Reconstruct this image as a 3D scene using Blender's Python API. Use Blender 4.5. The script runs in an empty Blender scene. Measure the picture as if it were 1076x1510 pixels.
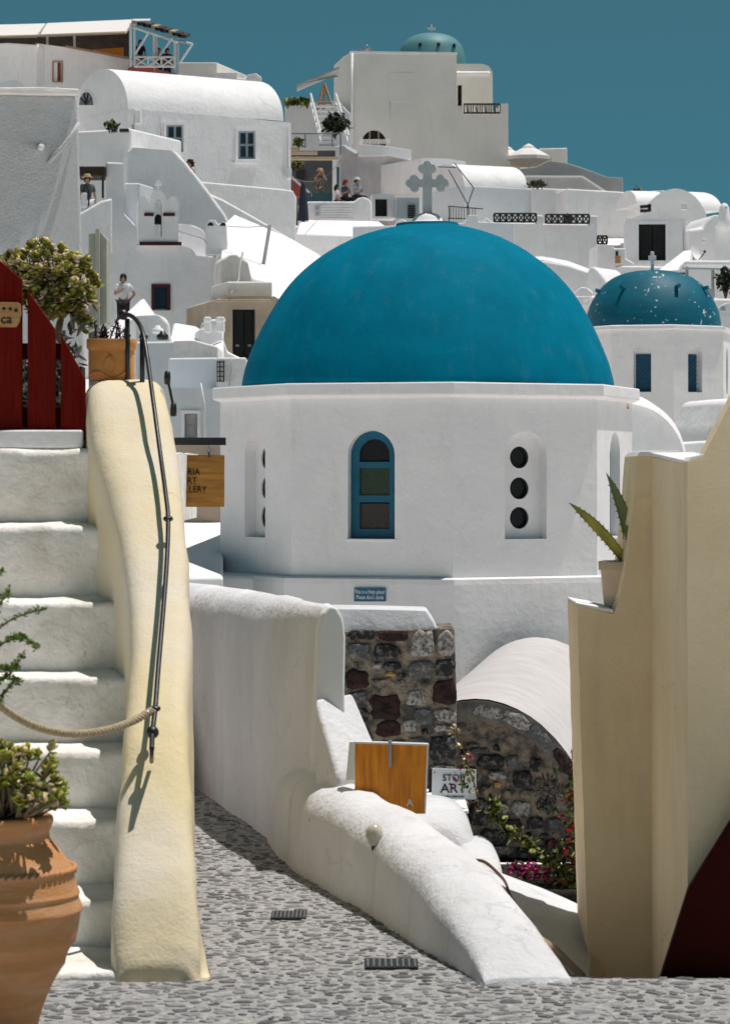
import bpy, bmesh, math, random
from mathutils import Vector, Matrix, noise
from mathutils.geometry import tessellate_polygon
R = math.radians
random.seed(7)
S = bpy.context.scene
COL = S.collection

# ------------------------------------------------------------------ camera, sky, sun, exposure
F, HOR, CX, CZ = 4400.0, 700.0, 538.0, 1.766      # focal length and horizon in photo pixels (1076 x 1510), eye height
cam = bpy.data.objects.new('camera', bpy.data.cameras.new('camera')); COL.objects.link(cam)
cam.location = (0, 0, CZ); cam.rotation_euler = (R(90), 0, 0)
cd = cam.data; cd.sensor_fit = 'VERTICAL'; cd.sensor_height = 36; cd.lens = F / 1510 * 36
cd.shift_y = -(755 - HOR) / 1510; cd.clip_start = 0.1; cd.clip_end = 3000
cd.dof.use_dof = True; cd.dof.focus_distance = 24; cd.dof.aperture_fstop = 11
S.camera = cam
SUN_EL, SUN_AZ = R(75), R(109)                    # azimuth from the camera side towards the right
SD = Vector((math.sin(SUN_AZ) * math.cos(SUN_EL), -math.cos(SUN_AZ) * math.cos(SUN_EL), math.sin(SUN_EL)))
wd = bpy.data.worlds.new('World'); S.world = wd; wd.use_nodes = True
nt = wd.node_tree; nt.nodes.clear()
sky = nt.nodes.new('ShaderNodeTexSky'); sky.sky_type = 'NISHITA'; sky.sun_disc = False
sky.sun_elevation = SUN_EL; sky.sun_rotation = math.atan2(SD.x, SD.y)
sky.altitude = 20000; sky.air_density = 10.0; sky.dust_density = 0.0; sky.ozone_density = 10.0
tint = nt.nodes.new('ShaderNodeMix'); tint.data_type = 'RGBA'; tint.blend_type = 'MULTIPLY'; tint.inputs[0].default_value = 1
tint.inputs[7].default_value = (0.845, 0.94, 0.50, 1)
bg = nt.nodes.new('ShaderNodeBackground'); bg.inputs[1].default_value = 0.05
wo = nt.nodes.new('ShaderNodeOutputWorld')
nt.links.new(sky.outputs[0], tint.inputs[6]); nt.links.new(tint.outputs[2], bg.inputs[0]); nt.links.new(bg.outputs[0], wo.inputs[0])
sl = bpy.data.lights.new('sun', 'SUN'); sl.energy = 3.15; sl.angle = R(0.53); sl.color = (1.0, 0.945, 0.90)
so = bpy.data.objects.new('sun', sl); COL.objects.link(so); so.rotation_euler = SD.to_track_quat('Z', 'Y').to_euler(); so.location = (20, 10, 60)
vs = S.view_settings; vs.view_transform = 'Standard'; vs.look = 'None'; vs.exposure = 0.47; vs.gamma = 1
S.cycles.max_bounces = 8; S.cycles.diffuse_bounces = 5

# ------------------------------------------------------------------ helpers
def terrain(d):
    return -2.6 if d < 55 else -2.6 + (min(d, 143) - 55) * 0.19
def W(x, y, d):
    return Vector(((x - CX) * d / F, d, CZ + (HOR - y) * d / F))
class Pl:
    """a vertical plane through photo column x at distance d, turned by yaw degrees"""
    def __init__(s, x, d, yaw=0):
        a = R(yaw); s.n = Vector((math.sin(a), -math.cos(a), 0)); s.t = Vector((math.cos(a), math.sin(a), 0)); s.p = W(x, HOR, d)
    def pt(s, x, y, off=0.0):
        r = Vector(((x - CX) / F, 1, 0)); k = (s.p.dot(s.n) - s.p.z * s.n.z + off) / r.dot(s.n)
        p = r * k
        p.z = terrain(p.y) - 0.4 if y is None else CZ + (HOR - y) / F * k
        return p
class MB:
    def __init__(s): s.v = []; s.f = []; s.m = []
    def add(s, vs, fs, m=0):
        b = len(s.v); s.v += [Vector(v) for v in vs]; s.f += [tuple(b + i for i in f) for f in fs]; s.m += [m] * len(fs); return s
    def box(s, a, b, m=0):
        x0, y0, z0 = a; x1, y1, z1 = b
        return s.add([(x0,y0,z0),(x1,y0,z0),(x1,y1,z0),(x0,y1,z0),(x0,y0,z1),(x1,y0,z1),(x1,y1,z1),(x0,y1,z1)],
                     [(0,3,2,1),(4,5,6,7),(0,1,5,4),(1,2,6,5),(2,3,7,6),(3,0,4,7)], m)
    def prism(s, pts, ext, holes=(), reveal=None, m=0):
        """pts: front ring of 3D points; ext: extrusion vector; holes: rings cut through the front, walls reveal*ext long"""
        pts = [Vector(p) for p in pts]; ext = Vector(ext); n = len(pts)
        rings = [pts] + [[Vector(p) for p in h] for h in holes]
        nz = Vector((0, 0, 0))
        for i in range(n): nz += pts[i].cross(pts[(i + 1) % n])
        nz.normalize(); ref = Vector((0, 0, 1)) if abs(nz.z) < .9 else Vector((1, 0, 0))
        u = ref.cross(nz).normalized(); w = nz.cross(u)
        fl = [p for r_ in rings for p in r_]
        tri = tessellate_polygon([[Vector((p.dot(u), p.dot(w), 0)) for p in r_] for r_ in rings])
        s.add(fl, [tuple(t) for t in tri] if (holes or n > 4) else [tuple(range(n))], m)
        s.add(pts + [p + ext for p in pts], [(i, (i + 1) % n, n + (i + 1) % n, n + i) for i in range(n)], m)
        if holes and (reveal is None or reveal >= ext.length): s.add([p + ext for p in fl], [tuple(t) for t in tri], m)
        else:
            tb = tessellate_polygon([[Vector((p.dot(u), p.dot(w), 0)) for p in pts]]) if n > 4 else [tuple(range(n))]
            s.add([p + ext for p in pts], [tuple(t) for t in tb], m)
        rv = ext if reveal is None or reveal >= ext.length else ext.normalized() * reveal
        for h in rings[1:]:
            k = len(h); s.add(h + [p + rv for p in h], [(i, (i + 1) % k, k + (i + 1) % k, k + i) for i in range(k)], m)
        return s
    def tube(s, pts, rad, seg=8, m=0, cap=True):
        pts = [Vector(p) for p in pts]; n = len(pts)
        if not hasattr(rad, '__len__'): rad = [rad] * n
        b = len(s.v); prev = None
        for i, p in enumerate(pts):
            t = (pts[min(i + 1, n - 1)] - pts[max(i - 1, 0)]).normalized()
            if prev is None:
                a = Vector((0, 0, 1)) if abs(t.z) < .9 else Vector((1, 0, 0)); x = a.cross(t).normalized()
            else: x = (prev - t * prev.dot(t)).normalized()
            prev = x; y = t.cross(x)
            for k in range(seg):
                an = 2 * math.pi * k / seg; s.v.append(p + (x * math.cos(an) + y * math.sin(an)) * rad[i])
        for i in range(n - 1):
            for k in range(seg):
                k2 = (k + 1) % seg; s.f.append((b + i*seg + k, b + i*seg + k2, b + (i+1)*seg + k2, b + (i+1)*seg + k)); s.m.append(m)
        if cap:
            s.f.append(tuple(b + k for k in range(seg))[::-1]); s.f.append(tuple(b + (n-1)*seg + k for k in range(seg))); s.m += [m, m]
        return s
    def lathe(s, prof, c, seg=32, m=0, a0=0):
        """prof: (radius, z) list, turned about the vertical through c"""
        c = Vector(c); b = len(s.v); n = len(prof)
        for r_, z in prof:
            for k in range(seg):
                an = a0 + 2 * math.pi * k / seg; s.v.append(c + Vector((r_ * math.cos(an), r_ * math.sin(an), z)))
        for i in range(n - 1):
            for k in range(seg):
                k2 = (k + 1) % seg; s.f.append((b + i*seg + k, b + i*seg + k2, b + (i+1)*seg + k2, b + (i+1)*seg + k)); s.m.append(m)
        s.f.append(tuple(b + k for k in range(seg))[::-1]); s.f.append(tuple(b + (n-1)*seg + k for k in range(seg))); s.m += [m, m]
        return s
    def loft(s, rings, m=0, cap=True, closed=True):
        b = len(s.v); k = len(rings[0])
        for r_ in rings: s.v += [Vector(p) for p in r_]
        for i in range(len(rings) - 1):
            for j in range(k if closed else k - 1):
                j2 = (j + 1) % k; s.f.append((b + i*k + j, b + i*k + j2, b + (i+1)*k + j2, b + (i+1)*k + j)); s.m.append(m)
        if cap:
            s.f.append(tuple(b + j for j in range(k))[::-1]); s.f.append(tuple(b + (len(rings)-1)*k + j for j in range(k))); s.m += [m, m]
        return s
    def wobble(s, amp, freq, seed=0):
        o = Vector((seed * 7.3, seed * 3.1, seed))
        s.v = [v + noise.noise_vector(v * freq + o) * amp + noise.noise_vector(v * freq * 3.1 + o) * amp * .35 for v in s.v]; return s
def link(o, parent=None):
    COL.objects.link(o)
    if parent is not None:
        o.parent = parent
        if parent.type == 'EMPTY' or True:
            o.matrix_parent_inverse = PW[parent.name].inverted()
    PW[o.name] = o.matrix_basis.copy() if parent is None else o.matrix_basis.copy()
    return o
PW = {}
def obj(name, mb, mats, parent=None, smooth=False, bevel=0, sub=0, label=None):
    me = bpy.data.meshes.new(name); me.from_pydata([tuple(v) for v in mb.v], [], mb.f)
    if not isinstance(mats, (list, tuple)): mats = [mats]
    for m in mats: me.materials.append(m)
    if len(mats) > 1: me.polygons.foreach_set('material_index', mb.m)
    bm = bmesh.new(); bm.from_mesh(me); bmesh.ops.remove_doubles(bm, verts=bm.verts, dist=1e-5)
    bmesh.ops.recalc_face_normals(bm, faces=bm.faces); bm.to_mesh(me); bm.free()
    if smooth: me.shade_smooth() if smooth is True else me.set_sharp_from_angle(angle=R(smooth)) or None
    if smooth and smooth is not True:
        me.polygons.foreach_set('use_smooth', [True] * len(me.polygons))
    o = bpy.data.objects.new(name, me)
    co = [v.co for v in me.vertices]
    if co:
        c = Vector(((min(v.x for v in co) + max(v.x for v in co)) / 2, (min(v.y for v in co) + max(v.y for v in co)) / 2, min(v.z for v in co)))
        me.transform(Matrix.Translation(-c)); o.matrix_basis = Matrix.Translation(c)
    if bevel:
        b = o.modifiers.new('bevel', 'BEVEL'); b.width = bevel; b.segments = 3; b.limit_method = 'ANGLE'; b.angle_limit = R(35)
        o.data.polygons.foreach_set('use_smooth', [True] * len(me.polygons)); b.harden_normals = True
    if sub:
        q = o.modifiers.new('sub', 'SUBSURF'); q.levels = sub; q.render_levels = sub
    if label: o['label'] = label
    return link(o, parent)
def tag(o, label, cat, group=None, kind=None):
    if label: o['label'] = label
    if cat: o['category'] = cat
    if group: o['group'] = group
    if kind or cat: o['kind'] = kind or 'thing'
    return o
def thing(name, label, cat, loc, group=None):
    o = bpy.data.objects.new(name, None); o.empty_display_size = .2; o.location = loc; link(o)
    PW[o.name] = Matrix.Translation(loc); return tag(o, label, cat, group)
def inst(src, name, mat4, parent=None):
    o = bpy.data.objects.new(name, src.data if hasattr(src, 'data') else src); o.matrix_basis = mat4
    return link(o, parent)
def text_mesh(body, size, thick=0.004):
    cu = bpy.data.curves.new('t', 'FONT'); cu.body = body; cu.size = size; cu.extrude = thick / 2; cu.align_x = 'CENTER'; cu.align_y = 'CENTER'; cu.resolution_u = 3
    o = bpy.data.objects.new('t', cu); me = bpy.data.meshes.new_from_object(o); bpy.data.objects.remove(o); return me
def text(name, body, size, loc, mat, parent, yaw=0, sx=1.0, thick=.004):
    me = text_mesh(body, size, thick); me.materials.clear(); me.materials.append(mat)
    o = bpy.data.objects.new(name, me)
    o.matrix_basis = Matrix.Translation(loc) @ Matrix.Rotation(R(yaw), 4, 'Z') @ Matrix.Rotation(R(90), 4, 'X') @ Matrix.Diagonal((sx, 1, 1, 1))
    return link(o, parent)
def arch(u0, u1, z0, z1, n=10):
    r_ = (u1 - u0) / 2; c = (u0 + u1) / 2
    return [(u0, z0), (u1, z0)] + [(c + r_ * math.cos(math.pi * k / n), z1 - r_ + r_ * math.sin(math.pi * k / n)) for k in range(n + 1)]
def interp(xs, ys, x):
    if x <= xs[0]: return ys[0]
    for i in range(len(xs) - 1):
        if x <= xs[i + 1]:
            t = (x - xs[i]) / (xs[i + 1] - xs[i]); return ys[i] + (ys[i + 1] - ys[i]) * t
    return ys[-1]
def rough(pts, step=24, amp=.55, seed=1):
    """break the straight edges of a photo-pixel outline into slightly uneven ones"""
    rn = random.Random(seed); out = []
    for (x0, y0), (x1, y1) in zip(pts, pts[1:] + pts[:1]):
        k = max(1, int(math.hypot(x1 - x0, y1 - y0) / step)); out.append((x0, y0))
        out += [(x0 + (x1 - x0) * i / k + rn.uniform(-amp, amp), y0 + (y1 - y0) * i / k + rn.uniform(-amp, amp)) for i in range(1, k)]
    return out
def crom(P, n):
    """Catmull-Rom through points (tuples of floats)"""
    out = []; P = [tuple(p) for p in P]; Q = [P[0]] + P + [P[-1]]
    for i in range(1, len(Q) - 2):
        for k in range(n):
            t = k / n; a, b, c, d = Q[i - 1], Q[i], Q[i + 1], Q[i + 2]
            out.append(tuple(.5 * (2*b[j] + (c[j]-a[j])*t + (2*a[j]-5*b[j]+4*c[j]-d[j])*t*t + (3*b[j]-a[j]-3*c[j]+d[j])*t**3) for j in range(len(b))))
    out.append(P[-1]); return out

# ------------------------------------------------------------------ materials
def mat(name, col, rough=.8, var=.0, vscale=3, bump=0, bscale=20, stretch=None, col2=None, spec=.3, metal=0, rnd=0, detail=4, bump2=0, bscale2=3, streak=0, trans=0, mixlo=.35, mixhi=.65, crack=0, cscale=1.3, speck=0):
    m = bpy.data.materials.new(name); m.use_nodes = True; T = m.node_tree; N = T.nodes; L = T.links
    P = N['Principled BSDF']; P.inputs['Roughness'].default_value = rough; P.inputs['Specular IOR Level'].default_value = spec; P.inputs['Metallic'].default_value = metal
    if trans: P.inputs['Transmission Weight'].default_value = trans
    geo = N.new('ShaderNodeTexCoord' if rnd == 2 else 'ShaderNodeNewGeometry'); pos = geo.outputs['Object'] if rnd == 2 else geo.outputs['Position']
    def tex(scale, st=None, det=detail):
        t = N.new('ShaderNodeTexNoise'); t.inputs['Scale'].default_value = scale; t.inputs['Detail'].default_value = det; t.inputs['Roughness'].default_value = .6
        if st:
            mp = N.new('ShaderNodeVectorMath'); mp.operation = 'MULTIPLY'; mp.inputs[1].default_value = st; L.new(pos, mp.inputs[0]); L.new(mp.outputs[0], t.inputs['Vector'])
        else: L.new(pos, t.inputs['Vector'])
        return t.outputs['Fac']
    c2 = col2 or tuple(x * (1 - var) for x in col)
    out = None
    if var or col2:
        ra = N.new('ShaderNodeMapRange'); ra.inputs[1].default_value = mixlo; ra.inputs[2].default_value = mixhi; L.new(tex(vscale, stretch), ra.inputs[0])
        mx = N.new('ShaderNodeMix'); mx.data_type = 'RGBA'; mx.inputs[6].default_value = (*col, 1); mx.inputs[7].default_value = (*c2, 1)
        L.new(ra.outputs[0], mx.inputs[0]); out = mx.outputs[2]
    if streak:
        ra = N.new('ShaderNodeMapRange'); ra.inputs[1].default_value = .56; ra.inputs[2].default_value = .78; L.new(tex(1.0, (5, 5, .7), 6), ra.inputs[0])
        ml = N.new('ShaderNodeMath'); ml.operation = 'MULTIPLY'; ml.inputs[1].default_value = streak; L.new(ra.outputs[0], ml.inputs[0])
        mx = N.new('ShaderNodeMix'); mx.data_type = 'RGBA'; L.new(ml.outputs[0], mx.inputs[0])
        if out: L.new(out, mx.inputs[6])
        else: mx.inputs[6].default_value = (*col, 1)
        mx.inputs[7].default_value = (.36, .33, .29, 1); out = mx.outputs[2]
    def over(fac, c_):
        nonlocal out
        mx = N.new('ShaderNodeMix'); mx.data_type = 'RGBA'; L.new(fac, mx.inputs[0])
        if out: L.new(out, mx.inputs[6])
        else: mx.inputs[6].default_value = (*col, 1)
        mx.inputs[7].default_value = (*c_, 1); out = mx.outputs[2]
    if crack:      # hairline cracks, broken up by a coarse mask
        wn = N.new('ShaderNodeTexNoise'); wn.inputs['Scale'].default_value = cscale * 3; wn.inputs['Detail'].default_value = 5; L.new(pos, wn.inputs['Vector'])
        wm = N.new('ShaderNodeVectorMath'); wm.operation = 'SCALE'; wm.inputs['Scale'].default_value = .35 / cscale; L.new(wn.outputs['Color'], wm.inputs[0])
        wa = N.new('ShaderNodeVectorMath'); wa.operation = 'ADD'; L.new(pos, wa.inputs[0]); L.new(wm.outputs[0], wa.inputs[1])
        vo = N.new('ShaderNodeTexVoronoi'); vo.feature = 'DISTANCE_TO_EDGE'; vo.inputs['Scale'].default_value = cscale; L.new(wa.outputs[0], vo.inputs['Vector'])
        r1 = N.new('ShaderNodeMapRange'); r1.inputs[1].default_value = .002 * cscale; r1.inputs[2].default_value = .0055 * cscale; r1.inputs[3].default_value = crack; r1.inputs[4].default_value = 0; L.new(vo.outputs['Distance'], r1.inputs[0])
        r2 = N.new('ShaderNodeMapRange'); r2.inputs[1].default_value = .50; r2.inputs[2].default_value = .60; L.new(tex(cscale * .9), r2.inputs[0])
        ml = N.new('ShaderNodeMath'); ml.operation = 'MULTIPLY'; L.new(r1.outputs[0], ml.inputs[0]); L.new(r2.outputs[0], ml.inputs[1]); over(ml.outputs[0], tuple(x * .38 for x in col))
    if speck:      # small chips through the coat
        r1 = N.new('ShaderNodeMapRange'); r1.inputs[1].default_value = .745; r1.inputs[2].default_value = .775; r1.inputs[4].default_value = speck; L.new(tex(16, (1.6, 1.6, .7), 2), r1.inputs[0]); over(r1.outputs[0], (.10, .095, .09))
    if rnd:
        oi = N.new('ShaderNodeObjectInfo'); gi = N.new('ShaderNodeNewGeometry'); ad = N.new('ShaderNodeMath'); ad.operation = 'ADD'; L.new(oi.outputs['Random'], ad.inputs[0]); L.new(gi.outputs['Random Per Island'], ad.inputs[1])
        fr = N.new('ShaderNodeMath'); fr.operation = 'FRACT'; L.new(ad.outputs[0], fr.inputs[0])
        hs = N.new('ShaderNodeHueSaturation'); mr = N.new('ShaderNodeMapRange'); mr.inputs[3].default_value = .45; mr.inputs[4].default_value = 1.7; L.new(fr.outputs[0], mr.inputs[0]); L.new(mr.outputs[0], hs.inputs['Value'])
        if out: L.new(out, hs.inputs['Color'])
        else: hs.inputs['Color'].default_value = (*col, 1)
        out = hs.outputs[0]
    if out: L.new(out, P.inputs['Base Color'])
    else: P.inputs['Base Color'].default_value = (*col, 1)
    nrm = None
    for b, s_ in ((bump2, bscale2), (bump, bscale)):
        if b:
            bp = N.new('ShaderNodeBump'); bp.inputs['Strength'].default_value = 1; bp.inputs['Distance'].default_value = b; L.new(tex(s_, stretch if s_ == bscale and stretch and not streak else None), bp.inputs['Height'])
            if nrm: L.new(nrm, bp.inputs['Normal'])
            nrm = bp.outputs[0]
    if nrm: L.new(nrm, P.inputs['Normal'])
    return m
M = {}
M['white'] = mat('whitewash', (.88, .87, .88), .85, var=.08, vscale=1.2, bump=.014, bscale=7, bump2=.04, bscale2=1.3, streak=.22, crack=.4, cscale=.35)
M['white_smooth'] = mat('church_plaster', (.80, .785, .79), .8, var=.07, vscale=.9, bump=.006, bscale=9, bump2=.03, bscale2=1.8, streak=.14, crack=.35, cscale=.45)
M['white_near'] = mat('thick_whitewash', (.70, .705, .735), .85, col2=(.60, .60, .61), vscale=1.6, bump=.0045, bscale=55, bump2=.016, bscale2=8, streak=.5, crack=.22, cscale=1.4, speck=.75)
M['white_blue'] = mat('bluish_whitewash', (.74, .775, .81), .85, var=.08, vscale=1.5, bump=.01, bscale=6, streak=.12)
M['white_worn'] = mat('worn_whitewash', (.76, .735, .71), .9, col2=(.52, .47, .41), vscale=1.6, bump=.025, bscale=5, streak=.35, mixlo=.5, mixhi=.8)
M['steps'] = mat('step_whitewash', (.88, .85, .81), .85, col2=(.66, .61, .54), vscale=4, bump=.006, bscale=30, bump2=.02, bscale2=7, crack=.22, cscale=2.2, speck=.35, mixlo=.42, mixhi=.7)
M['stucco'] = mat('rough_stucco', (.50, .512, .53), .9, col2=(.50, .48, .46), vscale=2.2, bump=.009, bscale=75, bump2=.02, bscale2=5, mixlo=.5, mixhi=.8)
M['yellow'] = mat('yellow_limewash', (.72, .645, .515), .85, col2=(.73, .61, .37), vscale=1.9, bump=.0025, bscale=70, bump2=.008, bscale2=7, streak=.10, crack=.3, cscale=1.7, speck=.2)
M['cream'] = mat('cream_render', (.90, .735, .50), .85, col2=(.82, .65, .42), vscale=2.2, bump=.0026, bscale=80, bump2=.009, bscale2=7, streak=.28, crack=.55, cscale=1.1, speck=.3)
M['beige'] = mat('pale_beige_render', (.84, .80, .745), .9, var=.09, vscale=.5, bump=.01, bscale=3, streak=.14)
M['tan'] = mat('tan_render', (.52, .42, .32), .9, var=.2, vscale=1.5, bump=.01, bscale=5, streak=.3)
M['lilac'] = mat('old_grey_cement', (.46, .44, .45), .95, col2=(.60, .58, .575), vscale=.8, bump=.02, bscale=4, streak=.5)
M['grey'] = mat('grey_cement', (.44, .44, .44), .9, var=.15, vscale=1, bump=.01, bscale=4)
M['blue'] = mat('blue_dome_paint', (.0, .178, .285), .75, col2=(.0, .145, .235), vscale=1.5, bump=.004, bscale=16, bump2=.012, bscale2=1.6, spec=.03, streak=.05, crack=.35, cscale=.35, detail=8)
M['teal'] = mat('pale_teal_paint', (.11, .27, .30), .55, var=.1, spec=.3)
M['frame_blue'] = mat('window_blue_paint', (.010, .115, .19), .5, var=.15, vscale=8)
M['lattice'] = mat('dark_blue_lattice', (.012, .06, .11), .5)
M['glass'] = mat('dark_glass', (.008, .009, .011), .35, var=.5, vscale=30, spec=.25, bump=.004, bscale=60)
M['glass_green'] = mat('green_bottle_glass', (.010, .042, .010), .4, var=.6, vscale=22, spec=.5, bump=.004, bscale=60)
M['glass_brown'] = mat('brown_rippled_glass', (.045, .037, .028), .45, var=.5, vscale=30, spec=.4, bump=.004, bscale=60)
M['window_glass'] = mat('window_glass', (.02, .035, .045), .1, spec=.5)
M['grey_frame'] = mat('grey_blue_frame', (.28, .34, .38), .6)
M['dark_door'] = mat('black_green_door', (.010, .012, .013), .6, var=.4, vscale=4, stretch=(12, 12, 1))
M['maroon'] = mat('maroon_paint', (.11, .005, .003), .6, col2=(.15, .010, .006), vscale=6, stretch=(14, 14, 1), bump=.0015, bscale=12, spec=.05)
M['dark_maroon'] = mat('dark_maroon_paint', (.055, .008, .005), .7, var=.2, vscale=5, spec=.05)
M['red_trim'] = mat('dark_red_trim', (.075, .012, .018), .7)
M['iron'] = mat('black_iron', (.012, .012, .013), .4, spec=.5, metal=0, bump=.001, bscale=120)
M['steel'] = mat('dull_steel', (.30, .31, .32), .4, metal=.8)
M['whitemetal'] = mat('white_metal', (.68, .69, .70), .5)
M['rope'] = mat('natural_rope', (.50, .40, .26), .9, var=.25, vscale=60, bump=.002, bscale=200)
M['terra'] = mat('terracotta', (.53, .25, .095), .85, col2=(.60, .35, .20), vscale=5, stretch=(1, 1, 5), bump=.003, bscale=40, mixlo=.4, mixhi=.75)
M['orange_pot'] = mat('orange_clay', (.60, .235, .055), .8, col2=(.66, .34, .13), vscale=9, bump=.002, bscale=50)
M['beige_pot'] = mat('beige_clay', (.62, .49, .345), .8, var=.1, vscale=10)
M['soil'] = mat('soil', (.03, .022, .016), 1, var=.4, vscale=40, bump=.02, bscale=60)
M['wood'] = mat('varnished_wood', (.54, .26, .045), .45, col2=(.32, .135, .022), vscale=2.2, stretch=(2, 2, 26), bump=.0008, bscale=12, spec=.4)
M['orange_wood'] = mat('orange_varnished_board', (.80, .30, .006), .45, col2=(.52, .155, .005), vscale=2.5, stretch=(22, 22, 2.2), bump=.0008, bscale=14, spec=.4)
M['slab_wood'] = mat('sawn_wood', (.50, .30, .13), .8, col2=(.34, .17, .07), vscale=3, stretch=(3, 3, 40), bump=.001, bscale=10)
M['ink'] = mat('black_lettering', (.012, .010, .010), .7)
M['print_white'] = mat('white_lettering', (.75, .80, .82), .7)
M['sign_blue'] = mat('blue_enamel_sign', (.025, .115, .20), .4)
M['sign_grey'] = mat('pale_sign_board', (.60, .65, .68), .6, var=.08, vscale=20)
M['concrete_box'] = mat('weathered_grey_box', (.40, .41, .36), .9, var=.2, vscale=5, bump=.004, bscale=50)
M['mortar'] = mat('paving_mortar', (.40, .39, .38), .95, col2=(.21, .205, .20), vscale=30, bump=.006, bscale=45)
M['cobble'] = mat('paving_stone', (.135, .14, .15), .9, col2=(.31, .295, .285), vscale=34, mixlo=.42, mixhi=.72, bump=.003, bscale=60, rnd=1)
M['rub_mortar'] = mat('rubble_mortar', (.29, .235, .175), .95, col2=(.075, .07, .068), vscale=7, mixlo=.4, mixhi=.6, detail=8, bump=.05, bscale=14, bump2=.06, bscale2=4)
M['rub_grey'] = mat('grey_lichen_mortar', (.18, .16, .135), .95, col2=(.075, .078, .08), vscale=3, bump=.04, bscale=12)
M['basalt'] = mat('black_basalt', (.028, .026, .026), .95, col2=(.24, .23, .22), vscale=16, bump=.05, bscale=16, mixlo=.5, mixhi=.75, detail=8)
M['redstone'] = mat('dark_red_lava', (.050, .022, .020), .95, col2=(.012, .009, .009), vscale=9, detail=8, bump=.05, bscale=14)
M['palestone'] = mat('pale_pitted_stone', (.40, .375, .355), .95, col2=(.07, .064, .06), vscale=26, bump=.05, bscale=16, mixlo=.42, mixhi=.66, detail=8)
M['greystone'] = mat('grey_green_stone', (.095, .10, .098), .95, col2=(.34, .33, .31), vscale=15, bump=.05, bscale=14, mixlo=.5, mixhi=.75, detail=8)
M['ochre'] = mat('ochre_stone', (.42, .26, .10), .95, var=.3, vscale=8)
M['leaf1'] = mat('jade_leaf', (.24, .23, .03), .45, rnd=1, spec=.4)
M['leaf2'] = mat('jade_leaf_pale', (.58, .44, .27), .45, rnd=1, spec=.4)
M['leaf3'] = mat('small_green_leaf', (.16, .24, .035), .5, rnd=1, spec=.4)
M['leaf4'] = mat('vine_leaf', (.16, .18, .04), .55, rnd=1, spec=.3)
M['darkleaf'] = mat('dark_leaf', (.028, .034, .018), .7, rnd=1)
M['drygrey'] = mat('grey_succulent', (.16, .17, .15), .7, rnd=1)
M['purple'] = mat('purple_heather', (.05, .018, .03), .7, rnd=1)
M['magenta'] = mat('bougainvillea_bract', (.33, .018, .11), .6, rnd=1)
M['redbract'] = mat('red_bract', (.32, .02, .025), .6, rnd=1)
M['bark'] = mat('pale_bark', (.22, .165, .10), .9, var=.3, vscale=30, bump=.003, bscale=60)
M['twig'] = mat('brown_twig', (.11, .055, .04), .9)
M['agave'] = mat('agave_green', (.16, .20, .085), .6, var=.15, vscale=14)
M['agave_y'] = mat('agave_yellow', (.46, .40, .06), .6, col2=(.20, .22, .05), vscale=10)
M['canvas'] = mat('white_canvas', (.74, .71, .68), .9, var=.06, vscale=2)
M['canvas_grey'] = mat('grey_canvas', (.40, .42, .43), .9)
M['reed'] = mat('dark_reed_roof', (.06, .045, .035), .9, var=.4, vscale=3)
M['timber'] = mat('pale_timber', (.40, .27, .17), .8, var=.2, vscale=4)
M['navy'] = mat('navy_canvas', (.018, .030, .045), .8)
M['redwall'] = mat('dull_red_render', (.36, .09, .075), .9)
M['tealrail'] = mat('teal_fence_paint', (.02, .10, .13), .6)
M['bulb'] = mat('yellowed_glass_globe', (.62, .58, .47), .15, var=.2, vscale=20, spec=.6)
M['skin'] = mat('skin', (.42, .24, .16), .6)
M['hair'] = mat('dark_hair', (.012, .009, .008), .5)
M['hairblond'] = mat('straw_hat', (.50, .38, .22), .9)
M['cl_white'] = mat('white_cotton', (.66, .68, .70), .9)
M['cl_grey'] = mat('grey_cotton', (.10, .12, .13), .9)
M['cl_dark'] = mat('dark_cotton', (.018, .018, .022), .9)
M['cl_red'] = mat('red_cotton', (.30, .03, .03), .9)
M['cl_blue'] = mat('pale_blue_cotton', (.28, .36, .42), .9)
M['cl_print'] = mat('patterned_cloth', (.05, .05, .05), .9, col2=(.35, .28, .22), vscale=22, mixlo=.48, mixhi=.52)
M['dry_earth'] = mat('dry_volcanic_earth', (.26, .20, .15), .95, col2=(.16, .14, .10), vscale=.05, bump=.1, bscale=1)
M['slate'] = mat('dark_slate_render', (.13, .14, .145), .9, var=.2, vscale=1)  # dark tone painting in the shade under the timber beams
M['vault_white'] = mat('dusty_vault_whitewash', (.50, .47, .462), .9, col2=(.57, .545, .535), vscale=2.2, bump=.010, bscale=9)  # off-white of the vault itself, darker than the church plaster
M['cross_stone'] = mat('grey_cross_stone', (.50, .51, .51), .9, var=.15, vscale=6, bump=.004, bscale=30)  # grey stone, its tone also carrying the shade on the cross
M['earth'] = mat('whitewashed_terraces', (.84, .82, .80), .95, col2=(.76, .73, .70), vscale=.5, bump=.05, bscale=2)  # ground colour lightened so it throws light back onto the walls
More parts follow.
